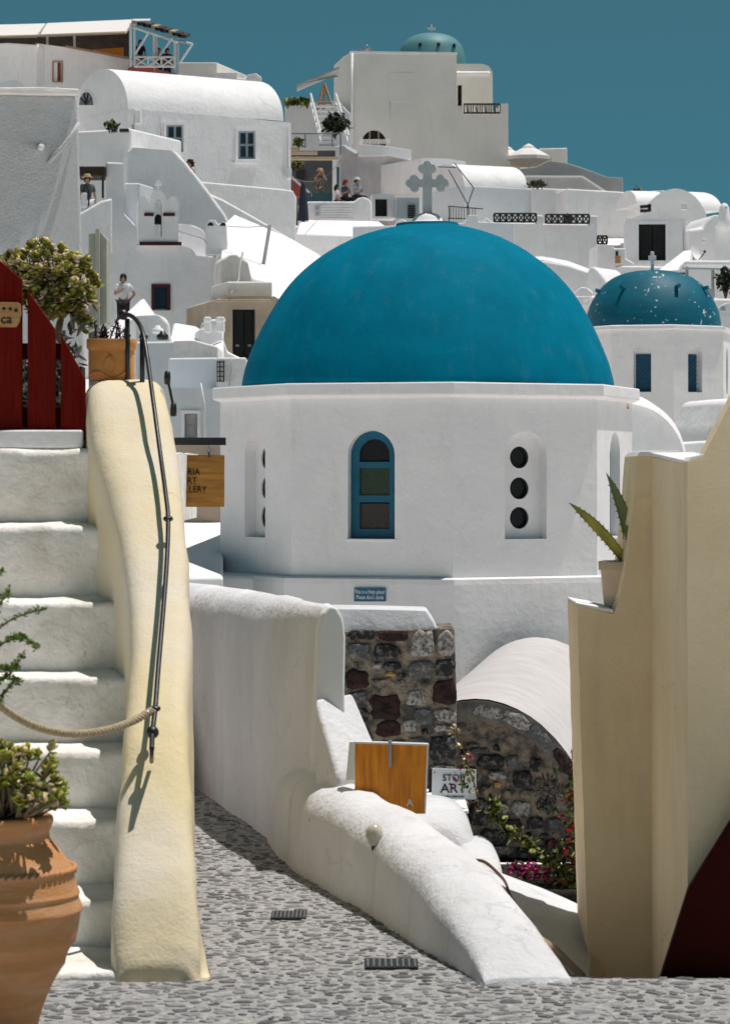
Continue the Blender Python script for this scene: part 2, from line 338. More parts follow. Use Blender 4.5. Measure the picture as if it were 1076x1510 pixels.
# chipped blue paint of the smaller dome
def chipped():
    m = mat('chipped_blue_paint', (.003, .125, .185), .55, col2=(.004, .095, .15), vscale=1.6, bump=.004, bscale=9, spec=.2)
    T = m.node_tree; N = T.nodes; L = T.links; P = N['Principled BSDF']; src = P.inputs['Base Color'].links[0].from_socket
    g = N.new('ShaderNodeNewGeometry'); v = N.new('ShaderNodeTexNoise'); v.inputs['Scale'].default_value = 9; v.inputs['Detail'].default_value = 2; L.new(g.outputs['Position'], v.inputs['Vector'])
    v2 = N.new('ShaderNodeTexNoise'); v2.inputs['Scale'].default_value = 1.1; L.new(g.outputs['Position'], v2.inputs['Vector'])
    ad = N.new('ShaderNodeMath'); ad.operation = 'MULTIPLY_ADD'; ad.inputs[1].default_value = .45; L.new(v2.outputs['Fac'], ad.inputs[0]); L.new(v.outputs['Fac'], ad.inputs[2])
    r_ = N.new('ShaderNodeMapRange'); r_.inputs[1].default_value = .90; r_.inputs[2].default_value = .925; L.new(ad.outputs[0], r_.inputs[0])
    mx = N.new('ShaderNodeMix'); mx.data_type = 'RGBA'; L.new(r_.outputs[0], mx.inputs[0]); L.new(src, mx.inputs[6]); mx.inputs[7].default_value = (.62, .62, .62, 1); L.new(mx.outputs[2], P.inputs['Base Color'])
    return m
M['chipped'] = chipped()
# ------------------------------------------------------------------ the setting: ground, path, hillside
mb = MB(); mb.add([(-1500, -200, -2.62), (1500, -200, -2.62), (1500, 2500, -2.62), (-1500, 2500, -2.62)], [(0, 1, 2, 3)])
tag(obj('ground', mb, M['dry_earth']), None, None, kind='structure')
mb = MB(); mb.add([(-50, -70, -2.6), (50, -70, -2.6), (50, 56, -2.6), (-50, 56, -2.6)], [(0, 1, 2, 3)]); tag(obj('terrace_ground', mb, M['earth']), None, None, kind='structure')  # pale sheet added to bounce light up onto the walls
mb = MB(); rows = []
for d in [54, 62, 70, 80, 90, 100, 112, 124, 136, 145, 165, 200]:
    rows.append([(x, d, terrain(d) - (0 if d < 146 else (d - 145) * .15) + noise.noise(Vector((x * .1, d * .1, 0))) * .3) for x in range(-48, 49, 4)])
mb.loft(rows, cap=False, closed=False); tag(obj('hillside', mb, M['earth'], smooth=True), None, None, kind='structure')

# low wall beside the path: front base line in photo pixels on the Z=0 ground
gd = lambda y: CZ * F / (y - HOR)
WB = [(404, 1222), (398, 1243), (428, 1278), (480, 1312), (540, 1345), (600, 1385), (650, 1415), (690, 1440), (712, 1455)]
WB = [((x - CX) * gd(y) / F, gd(y)) for x, y in WB]
WA = [(205, 19.6), (262, 17.6), (285, 16.9), (340, 15.6), (395, 14.5), (440, 13.9), (468, 13.5)]
WA = [((x - CX) * d / F, d) for x, d in WA]
# paved path: one bed of mortar, the stones set in it
edge = [(-2.6, 7.8), (3.2, 7.8), (3.2, 10.46), (.80, 10.46)] + [(x + .15, d + .05) for x, d in WB[::-1][2:]] + [(x + .1, d + .05) for x, d in WA[::-1][3:]] + [(-2.6, 19.6)]
mb = MB(); mb.prism([Vector((x, d, 0)) for x, d in edge], (0, 0, -2.7))
path = tag(obj('path', mb, M['mortar']), None, None, kind='structure')
def inside(x, d):
    e = edge; c = False; j = len(e) - 1
    for i in range(len(e)):
        if (e[i][1] > d) != (e[j][1] > d) and x < (e[j][0] - e[i][0]) * (d - e[i][1]) / (e[j][1] - e[i][1]) + e[i][0]: c = not c
        j = i
    return c
def cobble_mesh(seed):
    rn = random.Random(seed); n = 8; a = rn.uniform(1.0, 1.22); v = []; lob = [rn.uniform(.6, 1.22) for _ in range(n)]
    for sc, z in ((1.0, -.004), (.92, .0012), (.7, .0022)):
        for k in range(n):
            t = 2 * math.pi * (k + .3 * math.sin(seed + k * 2)) / n
            v.append((math.cos(t) * .5 * sc * lob[k] * a, math.sin(t) * .5 * sc * lob[k] / a, z + (rn.uniform(-.0008, .0008) if z > 0 else 0)))
    f = [(i * n + k, i * n + (k + 1) % n, (i + 1) * n + (k + 1) % n, (i + 1) * n + k) for i in range(2) for k in range(n)] + [tuple(2 * n + k for k in range(n))]
    me = bpy.data.meshes.new('cobble'); me.from_pydata(v, [], f); me.materials.append(M['cobble']); me.update(); return me, v, f
CM = [cobble_mesh(i) for i in range(24)]
spots = []; rn = random.Random(3); cell = {}; CS = .09
for rmin, rmax, tries in ((.034, .048, 3000), (.022, .034, 26000), (.013, .020, 52000)):
    for _ in range(tries):
        dd = rn.uniform(9.35, 17.4); hw_ = 560 * dd / F; x = rn.uniform(-hw_, hw_)
        px = CX + x * F / dd
        if not inside(x + .03, dd) or (dd > 10.35 and px < 235): continue
        r_ = rn.uniform(rmin, rmax); a = rn.gauss(0, 1.1)
        ix, iy = int(x // CS), int(dd // CS); ok = True
        for u in (-1, 0, 1):
            for w in (-1, 0, 1):
                for (x2, d2, r2) in cell.get((ix + u, iy + w), ()):
                    if (x - x2) ** 2 + (dd - d2) ** 2 < ((r_ + r2) * 1.0) ** 2: ok = False
        if ok:
            cell.setdefault((ix, iy), []).append((x, dd, r_)); spots.append((x, dd, r_ * rn.uniform(1.65, 2.05), a + math.pi * rn.randrange(2), rn.randrange(24), rn.uniform(-.0015, .001)))
spots.sort(key=lambda q: q[2] / q[1], reverse=True)
far = MB()
for i, (x, dd, s_, a, k, dz) in enumerate(spots):
    m4 = Matrix.Translation((x, dd, .002 + dz)) @ Matrix.Rotation(a, 4, 'Z') @ Matrix.Diagonal((s_, s_, 1, 1))
    if i < 298: inst(CM[k][0], 'cobble', m4, path)
    else: far.add([m4 @ Vector(v) for v in CM[k][1]], CM[k][2])
fo = obj('cobbles', far, M['cobble'], path); fo['kind'] = 'stuff'

# drain gratings in the paving
def grate(x0, x1, y, label):
    d = gd(y); c = Vector((((x0 + x1) / 2 - CX) * d / F, d, .008)); w = (x1 - x0) * d / F; l = .20
    t = thing('drain_grating', label, 'grating', c, 'drain gratings in the paving')
    mb = MB(); mb.box(c + Vector((-w/2, -l/2, -.004)), c + Vector((w/2, l/2, .0025))); obj('plate', mb, M['iron'], t)
    for k in range(9):
        x = c.x - w/2 + w * (k + .5) / 9; mb = MB(); mb.box((x - w*.018, d - l/2 + .012, c.z + .0015), (x + w*.018, d + l/2 - .012, c.z + .005)); obj('bar', mb, M['steel'], t)
grate(400, 452, 1352, 'small slotted drain grating farther up the cobbled path')
grate(538, 616, 1424, 'wider slotted drain grating near the foreground end of the path')

# ------------------------------------------------------------------ low white wall along the path, grey-white parapet beyond
def wall_loft(line, hts, prof, thick=None, n=8):
    thick = thick or [1] * len(line)
    L3 = crom([(x, d, h, w) for (x, d), h, w in zip(line, hts, thick)], n); rings = []
    for i, (x, d, h, wk) in enumerate(L3):
        a = L3[max(0, i - 1)]; b = L3[min(len(L3) - 1, i + 1)]; t = Vector((b[0] - a[0], b[1] - a[1], 0)).normalized(); nn = Vector((-t.y, t.x, 0))
        rings.append([Vector((x, d, 0)) + nn * u * wk + Vector((0, 0, z * h if z >= 0 else z)) for u, z in prof])
    return rings
prof = [(-.01, -.05), (-.005, .10), (0, .25), (.0, .42), (.003, .58), (.012, .72), (.035, .84), (.075, .93), (.13, .985), (.19, 1.0), (.25, .97), (.285, .89), (.31, .76), (.32, .55), (.32, .2), (.32, -.6), (.32, -2.55), (.1, -2.55), (0, -2.55), (0, -.8)]
hb = [.2, .365, .42, .40, .363, .31, .218, .115, .02]
rg = wall_loft(WB, hb, prof)
mb = MB(); mb.loft(rg).wobble(.012, 3.2, 1)
low = thing('low_wall', 'low rounded white wall with a globe lamp curving along the cobbled path', 'wall', (WB[4][0], WB[4][1], 0))
obj('wall', mb, M['white_near'], low, smooth=True)
lp = W(552, 1230, 12.0)
mb = MB(); mb.lathe([(.002, -.048), (.016, -.046), (.028, -.033), (.036, -.008), (.034, .016), (.024, .034), (.010, .041), (.001, .042)], lp, 20)
gl = obj('lamp_globe', mb, M['bulb'], low, smooth=True)
mb = MB(); mb.lathe([(.009, -.068), (.012, -.064), (.013, -.05), (.017, -.042)], lp, 12).tube([lp + Vector((0, 0, -.07)), lp + Vector((.02, .05, -.09)), lp + Vector((.05, .12, -.08))], .008); obj('lamp_holder', mb, M['iron'], low)

profA = [(0, -.02), (0, .2), (.003, .45), (.004, .65), (.008, .80), (.02, .885), (.05, .945), (.11, .985), (.19, 1.0), (.27, .99), (.33, .95), (.36, .88), (.37, .6), (.37, .1), (.37, -2.5), (0, -2.5)]
zA = lambda y, d: CZ + (HOR - y) * d / F
ha = [zA(858, 19.6), zA(862, 17.6), zA(867, 16.9), zA(874, 15.6), zA(880, 14.5), zA(888, 13.9), zA(893, 13.5)]
rg = wall_loft(WA, ha, profA, [1.1, 1, .95, .8, .6, .38, .26], n=6)
end = [p.copy() for p in rg[-1]]; cen = sum(end, Vector()) / len(end)
rg.append([cen.lerp(p, .93) + Vector((.004, -.02, 0)) for p in end])
mb = MB(); mb.loft(rg).wobble(.014, 2.2, 2)
tag(obj('parapet_wall', mb, M['white_near'], smooth=True), 'tall grey white parapet wall at the far bend of the path', 'wall')
# buttress: bluish end pier of the parapet and the sunlit slope below it
e0 = Vector((W(468, 900, 13.5).x, 13.45, -2.6))
mb = MB(); pts = [(462, 1130), (466, 1000), (468, 930), (473, 905), (486, 893), (497, 897), (504, 912), (508, 940), (507, 1022), (511, 1130)]
ring = [W(x, y, 13.38) for x, y in pts]; mb.prism(ring, (-.03, .4, 0)).wobble(.006, 5, 3)
tag(obj('end_pier', mb, M['white_blue'], bevel=.02), 'bluish white end pier closing the tall parapet wall', 'wall')
mb = MB(); A = [W(463, 1027, 13.3), W(520, 1018, 13.6), W(568, 1130, 13.25), W(497, 1145, 13.05)]
mb.add(A + [Vector((p.x, p.y, -2.6)) for p in A], [(0, 1, 2, 3), (4, 7, 6, 5), (0, 3, 7, 4), (1, 5, 6, 2), (3, 2, 6, 7), (0, 4, 5, 1)])
tag(obj('sloping_buttress', mb, M['white_near'], bevel=.03), 'sunlit white sloping buttress below the end pier', 'wall')

# ------------------------------------------------------------------ staircase, yellow side wall
DN = [10.6 + .32 * n for n in range(8)]
YN = [None, 1325, 1210, 1108, 1000, 888, 775, 662]
ZN = [0.03] + [CZ + (HOR - YN[n]) * DN[n] / F for n in range(1, 8)]
RX = [-.86, -.90, -.90, -.88, -.90, -.95, -1.05, -1.10]
stairs = thing('staircase', 'whitewashed steps climbing to the maroon gate beside the yellow wall', 'staircase', (-1.3, 10.9, 0))
def grid_box(x0, x1, y0, y1, z0, z1, nx, ny, nz, rnd, amp, seed):
    """box with rounded upper front edge, cut fine enough to be uneven"""
    mb = MB(); prof = []
    for k in range(nz + 1): prof.append((y0 + .012 * (1 - k / nz), z0 + (z1 - z0 - rnd) * k / nz))
    for k in range(1, 5):
        a = math.pi / 2 * k / 4; prof.append((y0 + rnd * (1 - math.cos(a)), z1 - rnd + rnd * math.sin(a)))
    for k in range(1, ny + 1): prof.append((y0 + rnd + (y1 - y0 - rnd) * k / ny, z1 + (.012 * (k / ny) ** 3)))
    prof.append((y1, z0))
    rings = [[Vector((x0 + (x1 - x0) * i / nx, p[0], p[1])) for p in prof] for i in range(nx + 1)]
    mb.loft(rings); mb.wobble(amp, 6, seed); return mb
for n in range(8):
    z0 = -.05 if n == 0 else ZN[n - 1] - .04
    y0 = DN[n] if n else 10.42
    y1 = DN[n] + .37 if n < 7 else 17.5
    x1 = RX[n] + .12 if n else -.80
    mb = grid_box(-2.6, x1, y0, y1, z0, ZN[n], 40, 5 if n < 7 else 12, 7, .028, .011, 10 + n)
    obj('step', mb, M['steps'], stairs, smooth=60)
    if n: 
        mb = MB(); mb.box((-2.6, y0 + .06, -2), (x1 - .12, y1 - .02, z0 + .02)); obj('step_core', mb, M['steps'], stairs)

st = [(10.40, 168, 292, .03, .07), (10.46, 165, 297, .02, .17), (10.6, 166, 291, 0, .36), (10.85, 172, 284, 0, .61), (11.1, 182, 279, 0, .85), (11.6, 190, 283, 0, 1.2), (12.1, 176, 277, 0, 1.56), (12.6, 140, 263, 0, 1.91), (12.95, 128, 247, 0, 2.15), (13.2, 126, 243, 0, 2.19), (13.7, 124, 240, 0, 2.19), (14.0, 124, 236, 0, 2.15)]
stc = crom(st, 6); rings = []
for d, xl, xr, ins, zt in stc:
    X0 = (xl - CX) * d / F; X1 = (xr - CX) * d / F; c = (X0 + X1) / 2; hw = (X1 - X0) / 2; ring = []
    for k in range(25):
        t = math.pi * (1 - k / 24); ct = math.cos(t); sn = math.sin(t)
        ring.append(Vector((c + hw * math.copysign(abs(ct) ** .5, ct), d, zt - .16 + .16 * abs(sn) ** .6)))
    fl = .03 if d < 11 else 0
    right = [Vector((X1 + .012 * (k / 6) + fl * (k / 6) ** 3, d, (zt - .16) * (1 - k / 6))) for k in range(1, 7)]
    left = [Vector((X0 - .01 * (k / 6), d, (zt - .16) * (1 - k / 6))) for k in range(6, 0, -1)]
    rings.append(ring + right + left)
r0 = rings[0]; c0 = sum(r0, Vector()) / len(r0)
rings.insert(0, [c0.lerp(p, .75) + Vector((0, -.02, 0)) for p in r0])
for p in rings[0]: p.z = max(0, p.z - .03 if p.z > .06 else 0)
mb = MB(); mb.loft(rings).wobble(.010, 4.2, 5)
yw = thing('stair_wall', 'pale yellow rounded wall flanking the white steps', 'wall', (-.85, 10.6, 0))
obj('wall', mb, M['yellow'], yw, smooth=True)
mb = MB()
for (x, y) in ((247, 557), (256, 604)):
    p = W(x, y, 13.0); mb.lathe([(.006, -.03), (.014, -.026), (.015, 0), (.012, .026), (.004, .03)], p, 14)
mb.tube([W(247, 557, 13.0), W(256, 600, 13.0)], .006); obj('spot_lamp', mb, M['iron'], yw, smooth=True)

# handrail
def top_z(d): return interp([s_[0] for s_ in st], [s_[4] for s_ in st], d)
hr = thing('handrail', 'black iron handrail with a round knob on the yellow wall', 'handrail', W(222, 1120, 10.75))
path_px = [(182, 464, 13.25), (192, 465, 13.2), (203, 474, 13.1), (211, 492, 13.0), (217, 525, 12.9), (226, 590, 12.65), (236, 665, 12.4), (244, 725, 12.15), (248, 765, 12.0), (246, 830, 11.75), (240, 910, 11.45), (234, 980, 11.2), (229, 1045, 10.98), (225, 1080, 10.86), (224, 1105, 10.76)]
P3 = [W(*p) for p in path_px]
mb = MB(); mb.tube([Vector(p) for p in crom([tuple(p) for p in P3], 5)], .0098, 10); obj('rail', mb, M['iron'], hr, smooth=True)
def ball(mb, c, r_, sq=1.0, seg=14):
    mb.lathe([(max(.0005, r_ * math.sin(math.pi * k / 8)), -r_ * sq * math.cos(math.pi * k / 8)) for k in range(9)], c, seg); return mb
for c, r_ in ((P3[0], .024), (P3[13], .024)): obj('knob', ball(MB(), c, r_), M['iron'], hr, smooth=True)
for c in (W(212, 497, 13.0), P3[8], P3[12]): obj('collar', ball(MB(), c, .021, .6), M['iron'], hr, smooth=True)
for (x0, y0, d0, x1, y1, d1) in ((188, 470, 13.22, 189, 553, 13.22), (210, 492, 13.02, 210, 577, 13.02)):
    mb = MB(); mb.tube([W(x0, y0, d0), W(x1, y1, d1) + Vector((0, 0, -.03))], .011, 8); obj('post', mb, M['iron'], hr, smooth=True)
for (x0, y0, d0, x1, y1) in ((244, 848, 11.70, 240, 850), (224, 1105, 10.76, 221, 1123)):
    a = W(x0, y0, d0); b = a + Vector((-.012, .16, -.06)); mb = MB(); mb.tube([a, b], .008, 8); obj('bracket', mb, M['iron'], hr, smooth=True)

# rope across the foot of the steps
rope = thing('rope', 'twisted natural rope slung across the steps to the handrail', 'rope', W(100, 1082, 10.7))
cp = [(-60, 985, 10.3), (0, 1040, 10.42), (40, 1066, 10.5), (80, 1079, 10.58), (120, 1082, 10.66), (160, 1076, 10.76), (195, 1064, 10.86), (224, 1048, 10.95)]
cl = [Vector(p) for p in crom([tuple(W(*p)) for p in cp], 16)]
for s_ in range(3):
    pts = []
    for i, p in enumerate(cl):
        t = (cl[min(i + 1, len(cl) - 1)] - cl[max(i - 1, 0)]).normalized(); x = Vector((0, 1, 0)).cross(t).normalized(); y = t.cross(x); a = i * .95 + s_ * 2.094
        pts.append(p + (x * math.cos(a) + y * math.sin(a)) * .0078)
    mb = MB(); mb.tube(pts, .0084, 7); obj('strand', mb, M['rope'], rope, smooth=True)
mb = MB(); mb.tube([cl[-9], cl[-1]], .014, 10); obj('end_sleeve', mb, M['steel'], rope, smooth=True)

# ------------------------------------------------------------------ gate with a wooden name board
gt = thing('picket_gate', 'maroon picket gate with sloping top above the steps', 'gate', W(60, 655, 12.95))
def picket(x0, x1, yl, yr, yb, d=12.95):
    mb = MB(); mb.prism([W(x0, yb, d), W(x1, yb - 2, d), W(x1, yr, d), W(x0, yl, d)], (0, .03, 0)); obj('picket', mb, M['maroon'], gt, bevel=.004)
picket(-75, -20, 330, 352, 647); picket(-14, 33, 372, 412, 648); picket(41, 82, 428, 486, 648); picket(90, 126, 492, 560, 650)
for y0, y1 in ((600, 630), (506, 530)):
    mb = MB(); mb.box(W(-80, y1, 12.99), W(120 if y0 > 550 else 96, y0, 12.99) + Vector((0, .035, 0))); obj('cross_rail', mb, M['dark_maroon'], gt, bevel=.003)
mb = MB(); mb.box(W(-80, 661, 12.90), W(122, 634, 12.90) + Vector((0, .16, 0))); obj('sill', mb, M['white'], gt, bevel=.01)
nb = thing('name_board', 'small sawn wood board with stars and letters on the gate', 'sign', W(8, 480, 12.93))
rp = [(-60, 482), (24, 482), (29, 474), (31, 462), (30, 449), (27, 446), (-60, 444)]
mb = MB(); mb.prism([W(x, y, 12.915) for x, y in rp], (0, .03, 0)); obj('board', mb, M['slab_wood'], nb, bevel=.002)
text('lettering', 'ca', .058, W(9.5, 471, 12.912), M['ink'], nb)
for x, y in ((6, 455), (15.5, 455.5), (24, 457.5)):
    c = W(x, y, 12.913); mb = MB(); mb.prism([c + Vector((math.sin(math.pi * k / 5) * (.012 if k % 2 == 0 else .005), 0, math.cos(math.pi * k / 5) * (.012 if k % 2 == 0 else .005))) for k in range(10)], (0, .004, 0)); obj('star', mb, M['ink'], nb)

# ------------------------------------------------------------------ rough stucco building, box on post (left)
pl = Pl(118, 18.2, 32)
sb = thing('stucco_house', 'rough bluish stucco house corner behind the jade plant', 'house', pl.pt(60, None))
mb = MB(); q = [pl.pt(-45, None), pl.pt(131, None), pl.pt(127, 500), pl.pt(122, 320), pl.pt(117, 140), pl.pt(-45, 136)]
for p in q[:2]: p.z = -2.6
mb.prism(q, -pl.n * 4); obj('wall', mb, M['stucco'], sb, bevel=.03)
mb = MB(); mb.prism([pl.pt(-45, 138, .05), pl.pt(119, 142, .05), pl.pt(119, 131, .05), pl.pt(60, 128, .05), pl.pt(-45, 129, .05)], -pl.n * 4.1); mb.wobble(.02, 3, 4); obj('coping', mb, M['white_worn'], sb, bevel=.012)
mb = MB(); mb.tube([pl.pt(116, 182, .02), pl.pt(104, 200, .05), pl.pt(88, 222, .05), pl.pt(72, 240, .0)], .014, 8).wobble(.012, 8, 3); obj('plastered_cable', mb, M['stucco'], sb, smooth=True)
mb = MB(); mb.tube([pl.pt(61, 217, .0), pl.pt(61, 217, .16)], .022, 8); obj('pipe_stub', mb, M['white_worn'], sb, smooth=True)
for pt_ in ((100, 300), (112, 250)):
    pass
bxp = thing('service_box', 'weathered grey green service box on a post beside the orange pot', 'box', W(140, 600, 15.2))
mb = MB(); a = W(131, 486, 15.2); b = W(158, 347, 15.2); mb.prism([W(130, 490, 15.2), W(158, 476, 15.2), W(158, 352, 15.2), W(150, 343, 15.2), W(131, 345, 15.2)], (0, .25, 0)); obj('box', mb, M['concrete_box'], bxp, bevel=.006)
mb = MB(); mb.box(W(141, 495, 15.17), W(147, 337, 15.17) + Vector((0, .03, 0))); obj('spine', mb, M['concrete_box'], bxp, bevel=.004)
mb = MB(); a = W(137, 480, 15.3); mb.tube([Vector((a.x, 15.32, 1.8)), a], .022, 10); obj('post', mb, M['steel'], bxp, smooth=True)

# ------------------------------------------------------------------ cream piers on the right, maroon board
X2 = (1013 - CX) * 10.65 / F; D1 = X2 * F / (960 - CX)
cp_ = thing('cream_wall', 'cream rendered garden wall stepping down in two piers at right', 'wall', (1.15, D1, -2.6))
c1 = [(850, None), (850, 893), (880, 900), (904, 905), (911, 888), (918, 855), (926, 808), (933, 740), (938, 672), (944, 669), (1000, 668), (1000, None)]
c1[0] = (873, 1640); c1[-1] = (1000, 1640); q = [W(x, y, D1) for x, y in rough(c1, 22, .55, 4)]
mb = MB(); mb.prism(q, (0, .55, 0)); obj('far_pier', mb, M['cream'], cp_, bevel=.010)
mb = MB(); mb.prism([W(850, 893, D1 - .006), W(880, 899.5, D1 - .006), W(904, 904, D1 - .006), W(904, 899, D1 - .006), W(880, 894, D1 - .006), W(850, 888.5, D1 - .006)], (0, .56, 0)); obj('ledge_coat', mb, M['white'], cp_, bevel=.004)
mb = MB(); mb.prism([W(939, 672, D1 - .005), W(999, 671, D1 - .005), W(999, 664.5, D1 - .005), W(943, 665, D1 - .005)], (0, .56, 0)); obj('top_coat', mb, M['white'], cp_, bevel=.004)
c2 = [(1013, None), (1013, 681), (1019, 677), (1036, 672), (1045, 655), (1062, 622), (1100, 548), (1200, 500), (1200, None)]
c2[0] = (1013, 1700); c2[-1] = (1200, 1700); q = [W(x, y, 10.65) for x, y in rough(c2, 24, .5, 5)]
mb = MB(); mb.prism(q, (0, .16, 0)); obj('near_pier', mb, M['cream'], cp_, bevel=.010)
mb = MB(); mb.prism([W(1012.5, 681, 10.645), W(1020, 677.5, 10.645), W(1036, 672.5, 10.645), W(1037, 669, 10.645), (W(1018, 673.5, 10.645))], (0, .17, 0)); obj('shoulder_coat', mb, M['white'], cp_, bevel=.003)
mb = MB(); mb.add([(X2 + dx, d_, z_) for dx, d_, z_ in ((0, 10.812, -2.6), (0, D1 + .1, -2.6), (0, D1 + .1, 1.842), (0, 10.812, 1.808), (.16, 10.812, -2.6), (.16, D1 + .1, -2.6), (.16, D1 + .1, 1.842), (.16, 10.812, 1.808))], [(0, 1, 2, 3), (4, 7, 6, 5), (3, 2, 6, 7), (0, 4, 5, 1), (0, 3, 7, 4), (1, 5, 6, 2)]); obj('return_wall', mb, M['cream'], cp_, bevel=.008)
mb = MB(); mb.add([(X2 + dx, d_, z_ + h_) for h_ in (0, .014) for dx, d_, z_ in ((-.006, 10.82, 1.808), (.17, 10.82, 1.808), (.17, D1 - .01, 1.842), (-.006, D1 - .01, 1.842))], [(0, 3, 2, 1), (4, 5, 6, 7), (0, 1, 5, 4), (1, 2, 6, 5), (2, 3, 7, 6), (3, 0, 4, 7)]); obj('return_coat', mb, M['white'], cp_, bevel=.003)
mb = MB(); q = [W(935, 1440, 10.55), W(1200, 1440, 10.55), W(1200, 1040, 10.55), W(1076, 1213, 10.55), W(1015, 1310, 10.55)]; q[0].z = q[1].z = -.4
q[0].x -= .03
mb.prism(q, (0, .05, 0)); bd = obj('leaning_board', mb, M['dark_maroon'], bevel=.006)
tag(bd, 'dark maroon triangular board standing against the cream wall', 'board')

# agave in a beige pot on the ledge
ag = thing('agave', 'spiky agave with one yellowing leaf in the beige pot', 'plant', W(925, 826, D1 + .2))
pc = W(925, 893, D1 + .24); k = F / (D1 + .24); pr = 43 / k
pt = thing('flower_pot', 'beige tapered flower pot on the cream wall ledge', 'pot', pc)
mb = MB(); h = 66 / k; mb.lathe([(pr * .80, 0), (pr * .83, .01), (pr * .93, h * .78), (pr * 1.0, h * .80), (pr * 1.02, h * .97), (pr * .99, h), (pr * .92, h), (pr * .90, h * .92), (.01, h * .92)], pc, 40); obj('body', mb, M['beige_pot'], pt, smooth=40)
mb = MB(); mb.lathe([(.01, h * .90), (pr * .9, h * .925), (pr * .7, h * .97), (.02, h * 1.02)], pc, 20).wobble(.008, 20, 3); obj('soil', mb, M['soil'], pt, smooth=True)
def blade(base, tip, bow, w, m_, side=None):
    base, tip = Vector(base), Vector(tip); mid = (base + tip) / 2 + Vector(bow); rings = []; n = 14
    dirv = (tip - base).normalized(); sd = side or dirv.cross(Vector((0, 0, 1))).normalized(); up = sd.cross(dirv)
    for i in range(n + 1):
        t = i / n; c = base * (1 - t) ** 2 + mid * 2 * t * (1 - t) + tip * t * t; ww = w * (.75 + 1.0 * t - .3 * t * t) * (1 - t ** 2.6) * .8 + .0008
        rings.append([c - sd * ww + up * ww * .3, c - sd * ww * .5, c - up * ww * .12, c + sd * ww * .5, c + sd * ww + up * ww * .3, c + sd * ww * .4 + up * ww * .12, c + up * ww * .05, c - sd * ww * .4 + up * ww * .12])
    mb = MB(); mb.loft(rings)
    for i in range(2, n - 1):
        for sg in (0, 4):
            p = rings[i][sg]; o_ = (p - rings[i][6]).normalized(); mb.add([p + dirv * .004, p - dirv * .004, p + o_ * .009 + dirv * .002, p + up * .003], [(0, 1, 2), (0, 2, 3), (1, 3, 2)])
    return obj('leaf', mb, m_, ag, smooth=True)
bc = pc + Vector((.0, 0, h * .92))
dd = D1 + .24
blade(bc + Vector((.0, -.02, 0)), W(838, 741, dd - .05), (.02, 0, .03), .030, M['agave_y'], Vector((.45, -.5, .75)).normalized())
blade(bc + Vector((.02, 0, 0)), W(893, 697, dd), (.05, 0, .02), .034, M['agave'], Vector((.75, -.6, .2)).normalized())
blade(bc + Vector((.03, 0, 0)), W(935, 728, dd + .05), (-.01, 0, .02), .034, M['agave'], Vector((.8, -.6, 0)).normalized())
blade(bc + Vector((.05, 0, 0)), W(990, 745, dd), (0, 0, .05), .034, M['agave'])
blade(bc + Vector((.02, -.03, 0)), W(918, 770, dd - .15), (0.02, -.05, .03), .026, M['agave'], Vector((1, 0, .2)).normalized())
blade(bc + Vector((.02, .05, 0)), W(950, 715, dd + .3), (0, .1, .05), .03, M['agave'])
# ------------------------------------------------------------------ the blue-domed church
def panel(mb, org, u, n, outer, holes, reveal, m=0):
    f = lambda q: [org + u * a + Vector((0, 0, b)) for a, b in q]
    o_ = f(outer); hs = [f(h) for h in holes]; rings = [o_] + hs
    fl = [p for r_ in rings for p in r_]
    tri = tessellate_polygon([[Vector((p.dot(u), p.z, 0)) for p in r_] for r_ in rings]); mb.add(fl, [tuple(t) for t in tri], m)
    for h in hs:
        k = len(h); mb.add(h + [p - n * reveal for p in h], [(i, (i + 1) % k, k + (i + 1) % k, k + i) for i in range(k)], m)
def circle(cu, cz, r_, n=20): return [(cu + r_ * math.cos(2 * math.pi * k / n), cz + r_ * math.sin(2 * math.pi * k / n)) for k in range(n)]
DC = 50.0; C0 = W(630, HOR, DC); C0.z = 0
PXM = F / DC
ch = thing('church', 'large church with a deep blue dome on a white octagonal drum', 'church', (C0.x, C0.y, -2.6))
RD = 305 / PXM; ROT = 5.3
def corner(r_, ang): return Vector((C0.x + r_ * math.sin(R(ang)), C0.y - r_ * math.cos(R(ang)), 0))
zb, zt, zc = .16, 3.0, 3.214
mb = MB(); L_ = 2 * RD * math.sin(R(22.5))
faces = []
for k in range(8):
    a0 = ROT - 90 + 45 * k; A = corner(RD, a0); B = corner(RD, a0 + 45); u = (B - A).normalized(); n = Vector((u.y, -u.x, 0))
    c = L_ / 2; w2 = .385
    hole = arch(c - w2, c + w2, .75, 2.46, 14)
    wn = k < 4
    panel(mb, A, u, n, [(0, zb), (L_, zb), (L_, zt), (0, zt)], [hole] if wn else [], .22)
    faces.append((k, A, u, n, c, w2, hole, wn))
obj('drum_wall', mb, M['white_smooth'], ch)
